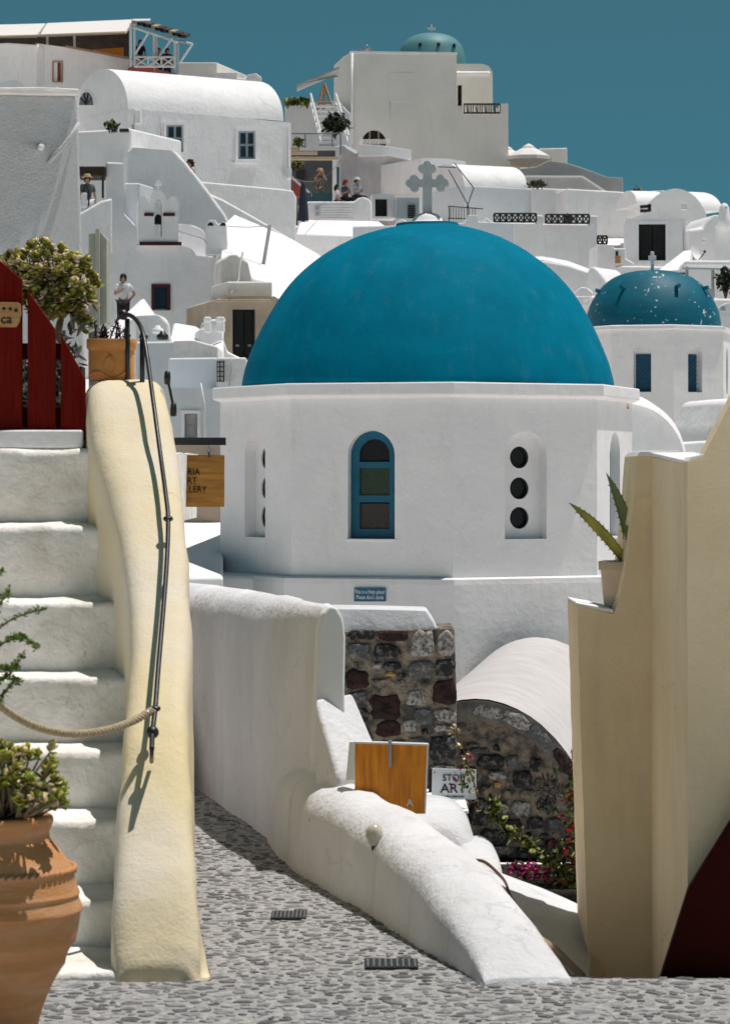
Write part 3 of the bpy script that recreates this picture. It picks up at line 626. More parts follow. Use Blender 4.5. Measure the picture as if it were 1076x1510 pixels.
for k, A, u, n, c, w2, hole, wn in faces:
    if not wn: continue
    f = lambda a, z, off: A + u * a + n * off + Vector((0, 0, z))
    if k in (0, 2):      # niche pierced by three round lights
        mb = MB(); zs = [.75 + .33, .75 + .80, .75 + 1.29]
        panel(mb, A - n * .20, u, n, [(a + (0.004 if a > c else -.004), z) for a, z in arch(c - w2, c + w2, .745, 2.464, 14)], [circle(c, z, .175, 24) for z in zs], .10)
        nc = obj('niche', mb, M['white_smooth'], ch)
        for z in zs:
            mb = MB(); mb.prism([f(a, zz, -.28) for a, zz in circle(c, z, .185, 24)], -n * .02); obj('round_pane', mb, M['glass'], nc)
            mb = MB(); ro, ri = .176, .15
            for i in range(24):
                t0, t1 = 2 * math.pi * i / 24, 2 * math.pi * (i + 1) / 24
                mb.add([f(c + ro * math.cos(t0), z + ro * math.sin(t0), -.225), f(c + ro * math.cos(t1), z + ro * math.sin(t1), -.225), f(c + ri * math.cos(t1), z + ri * math.sin(t1), -.25), f(c + ri * math.cos(t0), z + ri * math.sin(t0), -.25)], [(0, 1, 2, 3)])
            obj('ring', mb, M['glass'], nc)
    else:                # blue window of three panes
        mb = MB(); z0, z1 = .75, 2.46
        ph = [[(c - .245, z0 + .16), (c + .255, z0 + .16), (c + .255, z0 + .58), (c - .245, z0 + .58)], [(c - .245, z0 + .69), (c + .255, z0 + .69), (c + .255, z0 + 1.12), (c - .245, z0 + 1.12)], arch(c - .245, c + .255, z0 + 1.22, z1 - .13, 12)]
        panel(mb, A - n * .16, u, n, arch(c - w2 - .004, c + w2 + .004, z0 - .004, z1 + .004, 14), ph, .06)
        for (a0_, b0_, a1_, b1_) in ((c - .305, z0 + .05, c - .285, z1 - .45), (c + .285, z0 + .05, c + .305, z1 - .45)):
            mb.box((0, 0, 0), (0, 0, 0)) if 0 else None
        wf = obj('window', mb, M['frame_blue'], ch)
        for h_, mm in zip(ph, ('glass_brown', 'glass_green', 'glass')):
            mb = MB(); mb.prism([f(a, zz, -.205) for a, zz in [(q[0] + (.02 if q[0] > c else -.02), q[1] + (.02 if q[1] > (z0 + z1) / 2 else -.02)) for q in h_]], -n * .01); obj('pane', mb, M[mm], wf)
        mb = MB()
        for zz in (z0 + .30, z0 + .95): mb.prism([f(c - .375, zz, -.148), f(c - .29, zz, -.148), f(c - .29, zz + .05, -.148), f(c - .375, zz + .05, -.148)], -n * .02)
        obj('hinge', mb, M['frame_blue'], wf)
        mb = MB(); mb.prism([f(c - w2 - .02, .735, .02), f(c + w2 + .02, .735, .02), f(c + w2 + .02, .755, .02), f(c - w2 - .02, .755, .02)], -n * .17); obj('sill', mb, M['white_smooth'], wf)
def octa(r0, z0, r1, z1): 
    return [[corner(r_, ROT + 45 * k) + Vector((0, 0, z)) for k in range(8)] for r_, z in ((r0, z0), (r1, z1))]
mb = MB(); rg = []
for r_, z in ((RD - .1, 2.96), (RD + .02, 2.975), (RD + .125, 3.02), (RD + .13, 3.04), (RD + .13, zc - .02), (RD + .11, zc), (2.6, zc + .03)): rg.append([corner(r_, ROT + 45 * k) + Vector((0, 0, z)) for k in range(8)])
mb.loft(rg); obj('cornice', mb, M['white_smooth'], ch)
# dome
pr = [(273, 571), (272, 560), (263, 528), (243, 482), (216, 436), (186, 402), (150, 374), (112, 353), (78, 341), (50, 334.5), (46, 332), (45, 329.5)]
prof = crom(pr, 6); prof = [(r_ / PXM, CZ + (HOR - y) / PXM) for r_, y in prof] + [(.30, CZ + (HOR - 328.8) / PXM)]
mb = MB(); mb.lathe(prof, C0, 128).wobble(.016, .9, 12); dm = obj('dome', mb, M['blue'], ch, smooth=50)
mb = MB(); mb.lathe([(r_ / PXM, CZ + (HOR - y) / PXM) for r_, y in ((40, 330), (32, 328), (24, 327), (22.5, 325), (20, 320.5), (16, 317), (11, 315), (7, 314.5))], C0, 40); obj('dome_cap', mb, M['white_smooth'], dm, smooth=50)
# trefoil cross
cy = Vector((C0.x, C0.y, 0)); ca = R(-7); ux = Vector((math.cos(ca), math.sin(ca), 0)); un = Vector((math.sin(ca), -math.cos(ca), 0))
zz = lambda y: CZ + (HOR - y) / PXM
def cb(mb, x0, x1, y0, y1, th): mb.prism([cy + ux * (a / PXM) + Vector((0, 0, zz(b))) + un * th / 2 for a, b in ((x0, y0), (x1, y0), (x1, y1), (x0, y1))], -un * th)
def cdisc(mb, x, y, r_, th): mb.prism([cy + ux * ((x + r_ * math.cos(2 * math.pi * k / 18)) / PXM) + Vector((0, 0, zz(y + r_ * math.sin(2 * math.pi * k / 18)))) + un * th / 2 for k in range(18)], -un * th)
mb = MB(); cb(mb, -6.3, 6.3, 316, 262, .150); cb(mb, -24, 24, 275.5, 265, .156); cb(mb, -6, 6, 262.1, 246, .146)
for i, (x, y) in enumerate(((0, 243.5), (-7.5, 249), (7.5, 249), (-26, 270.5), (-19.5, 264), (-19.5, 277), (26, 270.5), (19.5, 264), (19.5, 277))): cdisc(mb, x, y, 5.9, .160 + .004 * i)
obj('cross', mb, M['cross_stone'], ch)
# base below the drum
mb = MB(); rg = []
for r_, z in ((RD - .3, .155), (RD + .10, .158), (RD + .16, .13), (RD + .17, .05), (RD + .19, -2.6)): rg.append([corner(r_, ROT + 45 * k) + Vector((0, 0, z)) for k in range(8)])
mb.loft(rg); obj('base', mb, M['white_smooth'], ch)
mb = MB(); a = W(240, 848, 51); mb.box((a.x, 48.2, -2.6), (C0.x - 2.0, 54, CZ + (HOR - 849) * 48.2 / F)); obj('side_chapel', mb, M['white_smooth'], ch, bevel=.08)
# warning plate on the base
pA = corner(RD + .17, ROT - 45); pB = corner(RD + .17, ROT); u = (pB - pA).normalized(); n = Vector((u.y, -u.x, 0)); yawB = math.degrees(math.atan2(u.y, u.x))
plb = Pl(CX, 1, 0); plb.n = n; plb.t = u; plb.p = pA.copy(); plb.p.z = 0
def ppt(x, y, off):
    r_ = Vector(((x - CX) / F, 1, 0)); kk = (pA.dot(n) + off) / r_.dot(n); p = r_ * kk; p.z = CZ + (HOR - y) / F * kk; return p
sg = thing('warning_plate', 'small blue plate with white lettering below the church drum', 'sign', ppt(545, 887, .03))
mb = MB(); mb.prism([ppt(522, 887, .035), ppt(568, 887, .035), ppt(568, 867, .035), ppt(522, 867, .035)], -n * .03); obj('plate', mb, M['sign_blue'], sg)
text('lettering', 'This is a Holy place!', .088, ppt(545, 873, .039), M['print_white'], sg, yawB, .70)
text('lettering', "Please don't climb", .088, ppt(545, 881, .039), M['print_white'], sg, yawB, .70)
# damp stain flake on the right face: small broken plaster
# ------------------------------------------------------------------ white vault of the church arm and the rubble stone front
sh = thing('stone_building', 'white vaulted building with a dark rubble stone arch front', 'building', (1.3, 34, -2.6))
ax0 = Vector((W(700, 1033, 33.8).x, 33.8, 0)); ax1 = Vector((W(790, 945, 46.4).x, 46.4, 0)); axd = (ax1 - ax0)
zcr = CZ - (1033 - HOR) * 33.8 / F; spr = -2.75; rx = 1.45
mb = MB(); rg = []
for i in range(9):
    c = ax0 + axd * i / 8; rg.append([c + Vector((rx * math.cos(math.pi * k / 28), 0, spr + (zcr + .02 - spr) * math.sin(math.pi * k / 28))) for k in range(29)])
mb.loft(rg, closed=False, cap=False); mb.wobble(.02, .8, 4); obj('vault', mb, M['vault_white'], sh, smooth=True)
# gable infill, set back under the ring
mb = MB(); mb.prism([ax0 + Vector((rx * .90 * math.cos(math.pi * k / 24), .22, spr + (zcr - .13 - spr) * math.sin(math.pi * k / 24))) for k in range(25)], (0, .2, 0)); obj('gable', mb, M['rub_mortar'], sh)
# ring of the arch: mortar band with stones
mb = MB(); rg = []
for k in range(29):
    t = math.pi * k / 28; o_ = Vector((math.cos(t), 0, math.sin(t))); 
    P_ = lambda s_, y: ax0 + Vector((rx * s_ * o_.x, y, spr + (zcr - spr) * (s_ if s_ > .99 else s_) * o_.z))
    rg.append([P_(.885, -.02), P_(1.0, -.04), P_(1.0, .3), P_(.885, .3)])
mb.loft(rg); mb.wobble(.012, 5, 8); obj('arch_ring', mb, M['rub_grey'], sh, smooth=40)
SM = {}
def stone_ring(cx, cy, w, h, seed, n=14):
    rn = random.Random(seed); pts = []
    for k in range(n):
        t = 2 * math.pi * (k + rn.uniform(-.25, .25)) / n; c, s_ = math.cos(t), math.sin(t)
        q = 1 / max(abs(c) ** 5 + abs(s_) ** 5, .001) ** (1 / 5) * rn.uniform(.82, 1.06)
        pts.append((cx + w / 2 * c * q, cy + h / 2 * s_ * q))
    return pts
def stone(x0, y0, x1, y1, d, mt, parent, proud=.05, seed=0, f_=None):
    cx, cy = (x0 + x1) / 2, (y0 + y1) / 2; f_ = f_ or (lambda x, y, off: W(x, y, d) + Vector((0, off, 0)))
    ring = stone_ring(cx, cy, x1 - x0, y1 - y0, seed); rn = random.Random(seed + 99); p2 = proud * rn.uniform(.5, 1.2)
    mk = lambda s_, off: [f_(cx + (x - cx) * s_, cy + (y - cy) * s_, off + rn.uniform(-.008, .008)) for x, y in ring]
    mb = MB(); mb.loft([mk(1.04, .06), mk(1.0, -p2 * .3), mk(.90, -p2 * .8), mk(.62, -p2), mk(.3, -p2 * 1.05)]).wobble(.018, 14, seed % 17); return obj('stone', mb, M[mt], parent, smooth=50)
DW = 33.2
# tall rubble pier
mb = MB(); q = [(506, 1420), (673, 1420), (673, 1030), (670, 926), (600, 928), (506, 931)]; mb.prism([W(x, y, DW) for x, y in q], (0, 1.2, 0)); obj('pier', mb, M['rub_mortar'], sh, bevel=.03)
mb = MB(); mb.prism([W(486, 934, DW + .10), W(648, 934, DW + .10), W(641, 918, DW + .13), W(630, 900, DW + .16), W(560, 898, DW + .16), W(486, 898, DW + .16)], (0, 1.0, 0)).wobble(.012, 3, 6); obj('plaster_top', mb, M['white_near'], sh, bevel=.03)
zs = [(62,80,180,122,'basalt'),(185,82,305,126,'redstone'),(60,132,158,200,'greystone'),(165,135,278,196,'basalt'),(318,80,420,190,'palestone'),(424,82,497,188,'palestone'),(310,202,412,276,'greystone'),(416,198,502,272,'basalt'),
      (48,238,150,322,'redstone'),(160,208,200,240,'palestone'),(205,208,280,247,'basalt'),(214,250,257,272,'ochre'),(262,282,300,305,'greystone'),(295,324,382,390,'palestone'),(407,276,506,385,'redstone'),(152,342,282,452,'redstone'),
      (326,402,410,462,'greystone'),(414,398,504,458,'palestone'),(176,446,276,518,'redstone'),(285,440,345,490,'palestone'),(310,515,372,560,'greystone'),(392,505,508,622,'basalt'),(392,628,500,650,'palestone'),(60,330,140,372,'greystone'),(60,400,150,460,'basalt'),(70,480,165,540,'greystone'),(165,275,250,322,'rub_mortar'),(390,690,505,780,'redstone'),(380,790,500,850,'basalt')]
def filler(zs, x0, x1, y0, y1, seed, ok=lambda x, y: True, n=2200):
    rn = random.Random(seed); out = list(zs)
    for _ in range(n):
        w, h_ = rn.uniform(18, 80), rn.uniform(14, 44); x, y = rn.uniform(x0, x1 - w), rn.uniform(y0, y1 - h_)
        if not (ok(x, y) and ok(x + w, y)) or any(x < c + 4 and x + w > a - 4 and y < e + 4 and y + h_ > b - 4 for a, b, c, e, m_ in out): continue
        out.append((x, y, x + w, y + h_, rn.choice(('basalt', 'greystone', 'redstone', 'basalt', 'palestone', 'rub_mortar', 'rub_mortar'))))
    return out
for i, (a, b, c, e, mt) in enumerate(filler(zs, 48, 506, 78, 860, 3)): stone(490 + a / 2.76, 900 + b / 2.76, 490 + c / 2.76, 900 + e / 2.76, DW, mt, sh, .05, 50 + i)
# stones of the ring
for i, t in enumerate((84, 70, 57, 43, 29, 16)):
    t = R(t); c = ax0 + Vector((rx * .945 * math.cos(t), -.03, spr + (zcr - spr) * .945 * math.sin(t))); dirv = Vector((-rx * math.sin(t), 0, (zcr - spr) * math.cos(t))).normalized(); nr = Vector((dirv.z, 0, -dirv.x))
    if nr.z < 0: nr = -nr
    fr = lambda x, y, off, c=c, dv=dirv, nr=nr: c + dv * x + nr * y + Vector((0, off, 0))
    stone(-.17, -.075, .17, .075, 0, ('palestone', 'palestone', 'greystone', 'redstone', 'basalt', 'greystone')[i], sh, .03, 300 + i, fr)
# stones of the gable infill
rnd_ = random.Random(5)
gz = [(590,585,700,650,'basalt'),(630,655,710,690,'palestone'),(640,660,700,692,'greystone'),(735,655,812,722,'basalt'),(655,698,685,722,'ochre'),(725,775,805,838,'palestone'),(675,785,715,825,'palestone'),(830,772,890,812,'basalt'),(790,840,860,890,'basalt'),(555,770,640,880,'basalt'),(600,890,720,960,'basalt'),(640,960,740,1000,'palestone'),(760,985,860,1020,'greystone'),(700,850,770,900,'redstone'),(560,560,640,582,'greystone'),(705,590,760,640,'greystone'),(800,600,850,660,'basalt'),(870,840,930,900,'greystone'),(520,640,590,700,'redstone'),(870,930,930,1000,'basalt'),(600,710,650,760,'rub_mortar'),(690,730,730,770,'rub_mortar'),(760,730,830,765,'rub_mortar')]
gok = lambda x, y: ((490 + x / 2.76 - 702) / 172) ** 2 + ((1268 - (900 + y / 2.76)) / 205) ** 2 < .72
for i, (a, b, c, e, mt) in enumerate(filler(gz, 515, 940, 500, 1010, 8, gok)): stone(490 + a / 2.76, 900 + b / 2.76, 490 + c / 2.76, 900 + e / 2.76, 33.8 + .20, mt, sh, .06, 400 + i)
mb = MB(); mb.box((ax0.x - 3.0, 33.6, -2.6), (ax0.x + 3.2, 34.3, spr + .06)); obj('plinth', mb, M['rub_grey'], sh)

# ------------------------------------------------------------------ quadrant arch wall to the right of the church
pl = Pl(950, 53.5, 0)
def apt(x, y, off=0): return pl.pt(x, y, off)
qa = thing('arched_wall', 'white quadrant arch wall rising beside the large church', 'wall', Vector((pl.pt(980, HOR).x, 53.5, -2.6)))
cur = crom([(880, 574), (938, 588), (962, 596), (984, 613), (1000, 636), (1009, 662)], 5)
mb = MB(); q = [apt(x, y + 8) for x, y in cur] + [apt(1009, 690), apt(880, 690)]; q[-1].z = q[-2].z = -2.6
mb.prism(q, (0, .5, 0)); obj('wall', mb, M['white'], qa)
mb = MB(); rg = [[pl.pt(x, y + 9, .12), pl.pt(x + .5, y, .0), pl.pt(x + 1, y, 0) + Vector((0, 1.4, .12)), pl.pt(x, y + 9, .0) + Vector((0, 1.4, -.1))] for x, y in cur]; mb.loft(rg); obj('arch_band', mb, M['white'], qa, smooth=40)
mb = MB(); q = [apt(1005, 652, -.3), apt(1120, 645, -.3), apt(1120, 700, -.3), apt(1005, 700, -.3)]; q[2].z = q[3].z = -2.6; mb.prism(q, (0, 2.5, 0)); obj('parapet', mb, M['white'], qa, bevel=.06)

# ------------------------------------------------------------------ smaller church behind
D2 = 82.0; P2 = F / D2; K0 = W(962, HOR, D2); K0.z = 0
c2h = thing('small_church', 'smaller church with a chipped blue dome behind the big one', 'church', (K0.x, K0.y, terrain(D2)))
R2 = 118 / P2; ROT2 = 9
k2 = lambda r_, a: Vector((K0.x + r_ * math.sin(R(a)), K0.y - r_ * math.cos(R(a)), 0))
z2 = lambda y: CZ + (HOR - y) / P2
mb = MB(); L2 = 2 * R2 * math.sin(R(22.5)); fs = []
for k in range(8):
    A = k2(R2, ROT2 - 90 + 45 * k); B = k2(R2, ROT2 - 45 + 45 * k); u = (B - A).normalized(); n = Vector((u.y, -u.x, 0)); c = L2 / 2 * (1.0 if k != 2 else .86)
    hole = arch(c - .24, c + .24, z2(581), z2(513), 10); wn = k < 4
    panel(mb, A, u, n, [(0, terrain(D2) - .5), (L2, terrain(D2) - .5), (L2, z2(490)), (0, z2(490))], [hole] if wn else [], .25); fs.append((A, u, n, c, wn))
obj('drum_wall', mb, M['white_smooth'], c2h)
for A, u, n, c, wn in fs:
    if not wn: continue
    f = lambda a, z, off: A + u * a + n * off + Vector((0, 0, z))
    mb = MB(); mb.prism([f(a, z, -.22) for a, z in arch(c - .26, c + .26, z2(583), z2(511), 10)], -n * .03); wf = obj('window', mb, M['white_smooth'], c2h)
    mb = MB(); x0, x1, z0, z1 = c - .20, c + .20, z2(580), z2(526); mb.prism([f(x0, z0, -.20), f(x1, z0, -.20), f(x1, z1, -.20), f(x0, z1, -.20)], -n * .015); obj('screen', mb, M['lattice'], wf)
    mb = MB(); w = .011
    for sgn in (1, -1):
        for i in range(-8, 9):
            t0 = i * .12 + c; pa = []
            for zz_ in (z0, z1):
                pa.append((t0 + sgn * (zz_ - (z0 + z1) / 2), zz_))
            # clip to the opening
            (xa, za), (xb, zb_) = pa
            def cl_(xa, za, xb, zb_):
                for lim, lo in ((x0, 1), (x1, 0)):
                    ina, inb = (xa >= lim) == bool(lo) or xa == lim, (xb >= lim) == bool(lo) or xb == lim
                    if not ina and not inb: return None
                    if not ina: k_ = (lim - xa) / (xb - xa); za = za + (zb_ - za) * k_; xa = lim
                    elif not inb: k_ = (lim - xa) / (xb - xa); zb_ = za + (zb_ - za) * k_; xb = lim
                return xa, za, xb, zb_
            r_ = cl_(xa, za, xb, zb_)
            if r_: mb.tube([f(r_[0], r_[1], -.19 + .004 * sgn), f(r_[2], r_[3], -.19 + .004 * sgn)], w, 4)
    obj('lattice', mb, M['sign_blue'], wf)
mb = MB(); mb.loft([[k2(r_, ROT2 + 45 * k) + Vector((0, 0, z)) for k in range(8)] for r_, z in ((R2 - .1, z2(492)), (R2 + .07, z2(490)), (R2 + .07, z2(485.5)), (R2 - .1, z2(484)), (1.2, z2(483)))]); obj('cornice', mb, M['white_smooth'], c2h)
prof = crom([(100, 487), (98.5, 470), (92, 449), (79, 428), (61, 412), (40, 403), (20, 399.5), (2, 398.6)], 6)
mb = MB(); mb.lathe([(r_ / P2, z2(y)) for r_, y in prof], K0, 80).wobble(.02, 1.3, 6); d2o = obj('dome', mb, M['chipped'], c2h, smooth=60)
for (x, y) in ((868, 431), (914, 429), (989, 428), (1031, 428)):
    a = math.asin(max(-.97, min(.97, (x - 962) / 80))); r_ = 80 / P2; b = k2(r_, math.degrees(a)) + Vector((0, 0, z2(y)))
    o_ = Vector((math.sin(a), -math.cos(a), .2)); mb = MB(); mb.tube([b - o_ * .1, b + o_ * .16], .055, 8); obj('dome_peg', mb, M['chipped'], d2o)
mb = MB(); q = lambda x, y: W(x, y, D2 - .0)
mb.box(q(958.8, 400) - Vector((0, .06, 0)), q(963.5, 371) + Vector((0, .06, 0))); mb.box(q(955.5, 383) - Vector((0, .064, 0)), q(966.5, 377) + Vector((0, .064, 0))); obj('cross', mb, M['white'], c2h, bevel=.01)
A = k2(R2, ROT2); B = k2(R2, ROT2 + 45); u = (B - A).normalized(); n = Vector((u.y, -u.x, 0))
mb = MB(); mb.prism([A + u * .0 + n * .02 + Vector((0, 0, z2(641))), A + u * L2 * 1 + n * .02 + Vector((0, 0, z2(641))), B + n * .02 + Vector((0, 0, z2(582))), A + n * .02 + Vector((0, 0, z2(582)))], -n * .3)
obj('skirting', mb, M['white_smooth'], c2h)
# ------------------------------------------------------------------ the town on the hillside
def rect(x0, y0, x1, y1): return [(x0, y1), (x1, y1), (x1, y0), (x0, y0)]
def front(pl, pts, off=0): return [pl.pt(x, y, off) for x, y in pts]
def house(name, label, cat, pl, pts, thick, mt='white', holes=(), reveal=.18, bevel=.07, group=None):
    q = front(pl, pts); base = sum(q, Vector()) / len(q); base.z = min(p.z for p in q)
    t = thing(name, label, cat, base, group)
    mb = MB(); mb.prism(q, -pl.n * thick, [front(pl, h) for h in holes], reveal); obj('wall', mb, M[mt], t, bevel=0 if holes else bevel)
    return t
def mass(name, label, cat, pl, pts, thick, mt='white', bevel=.07, group=None):
    mb = MB(); mb.prism(front(pl, pts), -pl.n * thick); return tag(obj(name, mb, M[mt], bevel=bevel), label, cat, group)
def vault(name, pl, x0, x1, ys, rise, width, mt, parent, n=20, off=0):
    A = pl.pt(x0, ys, off); B = pl.pt(x1, ys, off); B.z = A.z; rg = []
    for p in (A, B): rg.append([p - pl.n * (width / 2) - pl.n * (-width / 2 * math.cos(math.pi * k / n)) + Vector((0, 0, rise * math.sin(math.pi * k / n))) for k in range(n + 1)])
    mb = MB(); mb.loft(rg); return obj(name, mb, M[mt], parent, smooth=40)
def window(parent, pl, x0, y0, x1, y1, nx=2, ny=2, fm='grey_frame', gm='window_glass', off=-.14, bar=.12):
    """frame with separate panes set inside the wall opening"""
    q = lambda x, y, o_=0: pl.pt(x, y, off + o_)
    gx, gy = (x1 - x0), (y1 - y0); bw = gx * bar
    holes = []
    for i in range(nx):
        for j in range(ny):
            a = x0 + bw + (gx - bw) * i / nx; b = x0 + (gx - bw) * (i + 1) / nx; c = y0 + bw + (gy - bw) * j / ny; e = y0 + (gy - bw) * (j + 1) / ny
            holes.append(rect(a, c, b, e))
    mb = MB(); mb.prism([q(x, y) for x, y in rect(x0 - .4, y0 - .4, x1 + .4, y1 + .4)], -pl.n * .06, [[q(x, y) for x, y in h] for h in holes], .04)
    w = obj('window', mb, M[fm], parent)
    for h in holes:
        mb = MB(); mb.add([q(x, y, -.035) for x, y in h], [(0, 1, 2, 3)]); obj('pane', mb, M[gm], w)
    return w
def surround(parent, pl, x0, y0, x1, y1, w, mt='white', th=.05):
    mb = MB(); mb.prism(front(pl, rect(x0 - w, y0 - w, x1 + w, y1 + w), th), -pl.n * (th - .002), [front(pl, rect(x0, y0, x1, y1), th)]); return obj('surround', mb, M[mt], parent)
def door(parent, pl, x0, y0, x1, y1, mt='dark_door', off=-.15, leaves=2):
    for i in range(leaves):
        a = x0 + (x1 - x0) * i / leaves; b = x0 + (x1 - x0) * (i + 1) / leaves; g = (b - a) * .03
        mb = MB(); mb.prism(front(pl, rect(a + g, y0, b - g, y1), off), -pl.n * .05); dl = obj('door', mb, M[mt], parent)
        for k in range(3):
            c = y0 + (y1 - y0) * (k + .12) / 3; e = y0 + (y1 - y0) * (k + .88) / 3; m_ = (b - a) * .17
            mb = MB(); mb.prism(front(pl, rect(a + m_, c, b - m_, e), off + .02), -pl.n * .015); obj('door_panel', mb, M[mt], dl)
def bars(parent, name, segs, r_, mt, seg=5):
    for a, b in segs:
        mb = MB(); mb.tube([a, b], r_, seg); obj(name, mb, M[mt], parent)
def xrail(label, pl, x0, x1, y0, y1, n, group, mt='iron', r_=.035):
    t = thing('railing', label, 'railing', pl.pt((x0 + x1) / 2, y1), group); q = pl.pt
    bars(t, 'rail', [(q(x0, y0), q(x1, y0)), (q(x0, y1), q(x1, y1))], r_, mt)
    for i in range(n + 1):
        x = x0 + (x1 - x0) * i / n; bars(t, 'post', [(q(x, y0), q(x, y1))], r_, mt)
        if i < n:
            xb = x0 + (x1 - x0) * (i + 1) / n; bars(t, 'brace', [(q(x, y0), q(xb, y1)), (q(x, y1, .03), q(xb, y0, .03))], r_ * .75, mt)
    return t

# --- barrel-vaulted house, upper left
pl = Pl(190, 112, 33); n = pl.n
wins = [(245.5, 184, 271, 224), (351.5, 193, 377, 234.5)]
vh = house('vaulted_house', 'long white vaulted house with two grey windows, upper left', 'house', pl, [(189, None), (429, None), (429, 181), (330, 171), (189, 160)], 4.4, 'white', [rect(a, b, c, e) for a, b, c, e in wins], .3)
A = pl.pt(189, 160); 
vault('vault', pl, 189, 418, 161, 1.75, 4.4, 'white', vh, off=-.02)
for a, b, c, e in wins:
    window(vh, pl, a, b, c, e); surround(vh, pl, a, b, c, e, 4, 'white', .04)
    mb = MB(); mb.prism(front(pl, rect(a - 5, e + 1.5, c + 5, e + 5), .16), -n * .2); obj('sill', mb, M['white'], vh)
# lunette in the shaded end wall
pe = Pl(190, 112, 33 - 90); e_ = lambda x, y, o_=0: pe.pt(x, y, o_)
mb = MB(); mb.prism([e_(128 + 14 * math.cos(math.pi * k / 12), 156 - 24 * math.sin(math.pi * k / 12), .03) for k in range(13)], -pe.n * .05); lu = obj('lunette', mb, M['white'], vh)
mb = MB(); mb.prism([e_(127 + 10 * math.cos(math.pi * k / 12), 155 - 19 * math.sin(math.pi * k / 12), .05) for k in range(13)], -pe.n * .03); obj('pane', mb, M['window_glass'], lu)
for k in range(1, 5):
    mb = MB(); mb.tube([e_(127, 155, .06), e_(127 + 10 * math.cos(math.pi * k / 5), 155 - 19 * math.sin(math.pi * k / 5), .06)], .025, 4); obj('glazing_bar', mb, M['iron'], lu)
mb = MB(); mb.box(pl.pt(199, 182, .25), pl.pt(209, 164, .02)); obj('meter_box', mb, M['white'], vh, bevel=.03)
mb = MB(); mb.prism(front(pl, rect(209, 197, 222, 217), .05), -n * .05); obj('notice', mb, M['grey_frame'], vh)
# --- terrace and stair walls below it
mass('terrace_wall', 'white retaining wall with rounded top under the vaulted house', 'wall', Pl(300, 108, 28), [(262, None), (434, None), (438, 292), (433, 281), (420, 279), (300, 268), (262, 268)], 3, 'white', .22)
mass('stair_parapet', 'long white parapet sloping down right across the hillside', 'wall', Pl(300, 103, 20), [(296, None), (500, None), (500, 396), (470, 374), (430, 352), (380, 322), (330, 294), (305, 283), (296, 285)], 1.0, 'white', .20)
mass('ramp_wall', 'white ramp wall falling from terrace to belfry roof', 'wall', Pl(195, 99, 8), [(186, None), (352, None), (350, 350), (332, 315), (298, 268), (272, 236), (258, 221), (193, 216), (186, 224)], 2.4, 'white', .22)
mass('terrace_block', 'white terrace block with dark planter row beside the vaulted house', 'wall', Pl(152, 101, -22), [(108, None), (193, None), (193, 189), (180, 190), (108, 194)], 4, 'white', .08)
mass('corner_pier', 'slim white pier with flared foot beside the dark canopy', 'wall', Pl(170, 96, 6), [(155, None), (206, None), (200, 332), (184, 315), (182, 240), (157, 239)], 1.2, 'white', .05)
mass('stair_flank', 'white stair flank rising below the man in the hat', 'wall', Pl(140, 94, 12), [(112, None), (166, None), (166, 292), (150, 296), (112, 318)], 1.2, 'white', .08)
cn = thing('canopy', 'dark beam canopy on a thin post over the left stair', 'canopy', W(150, 300, 96))
mb = MB(); mb.box(W(112, 259, 95.6), W(156, 245, 95.6) + Vector((0, 1.6, 0))); obj('roof', mb, M['reed'], cn, bevel=.05)
mb = MB(); mb.tube([W(152, 292, 95.7), W(152, 258, 95.7)], .04, 6); obj('post', mb, M['iron'], cn)
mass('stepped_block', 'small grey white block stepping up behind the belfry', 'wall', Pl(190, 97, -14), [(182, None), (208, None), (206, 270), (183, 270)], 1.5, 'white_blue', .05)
# planter row on the terrace block
for i, (x0, x1) in enumerate(((165, 172), (176, 190))):
    mb = MB(); mb.box(W(x0, 194, 99.6), W(x1, 189.5, 99.6) + Vector((0, .3, 0))); tag(obj('trough', mb, M['iron'], bevel=.02), ('short', 'longer')[i] + ' dark trough on the terrace block edge', 'planter', 'troughs on the terrace block')

# --- belfry chapel
pl = Pl(165, 86, 7)
cw = (226, 421, 250, 456)
chp = house('chapel', 'white chapel with a three-arched belfry and maroon window', 'chapel', pl, [(163, None), (320, None), (318, 380), (290, 377), (283, 367), (268, 362), (200, 362), (198, 372), (163, 373)], 5, 'white', [rect(*cw)], .35)
mb = MB(); mb.prism(front(pl, rect(224, 419, 252, 458), .03), -n * .1, [front(pl, rect(229, 425, 247, 458), .03)]); 
mb = MB(); mb.prism(front(pl, rect(223.5, 419, 251.5, 457.5), .05), -pl.n * .12, [front(pl, rect(228, 424, 246.5, 457), .05)], .3); wf = obj('window', mb, M['red_trim'], chp)
mb = MB(); mb.prism(front(pl, rect(227, 423, 248, 458), -.2), -pl.n * .05); obj('pane', mb, M['window_glass'], wf)
bl = [(204, 362), (264, 362), (263, 296), (262, 289), (256, 286)]
top = []
for (c, r_) in ((259, 9), (233, 11), (209, 8)):
    pass
sil = [(204, 358), (263, 358), (263, 292)] + [(253 + 10 * math.cos(math.pi * k / 8), 302 - 11 * math.sin(math.pi * k / 8)) for k in range(1, 7)] + [(233 + 12 * math.cos(math.pi * k / 10), 297 - 18 * math.sin(math.pi * k / 10)) for k in range(0, 11)] + [(213 + 10 * math.cos(math.pi * k / 8), 302 - 11 * math.sin(math.pi * k / 8)) for k in range(2, 9)] + [(204, 292)]
sil = [(204, 358), (263, 358), (263, 296), (258, 289), (252, 290), (246, 297), (243, 287), (238, 280), (233, 278), (228, 280), (223, 287), (220, 297), (214, 290), (208, 289), (204, 296)]
op = [(228, 349), (239, 349), (239, 300), (237, 295), (233.5, 293), (230, 295), (228, 300)]
pb = Pl(165, 85.6, 7)
mb = MB(); mb.prism(front(pb, sil), -pb.n * .9, [front(pb, op)]); bf = obj('belfry', mb, M['white'], chp)
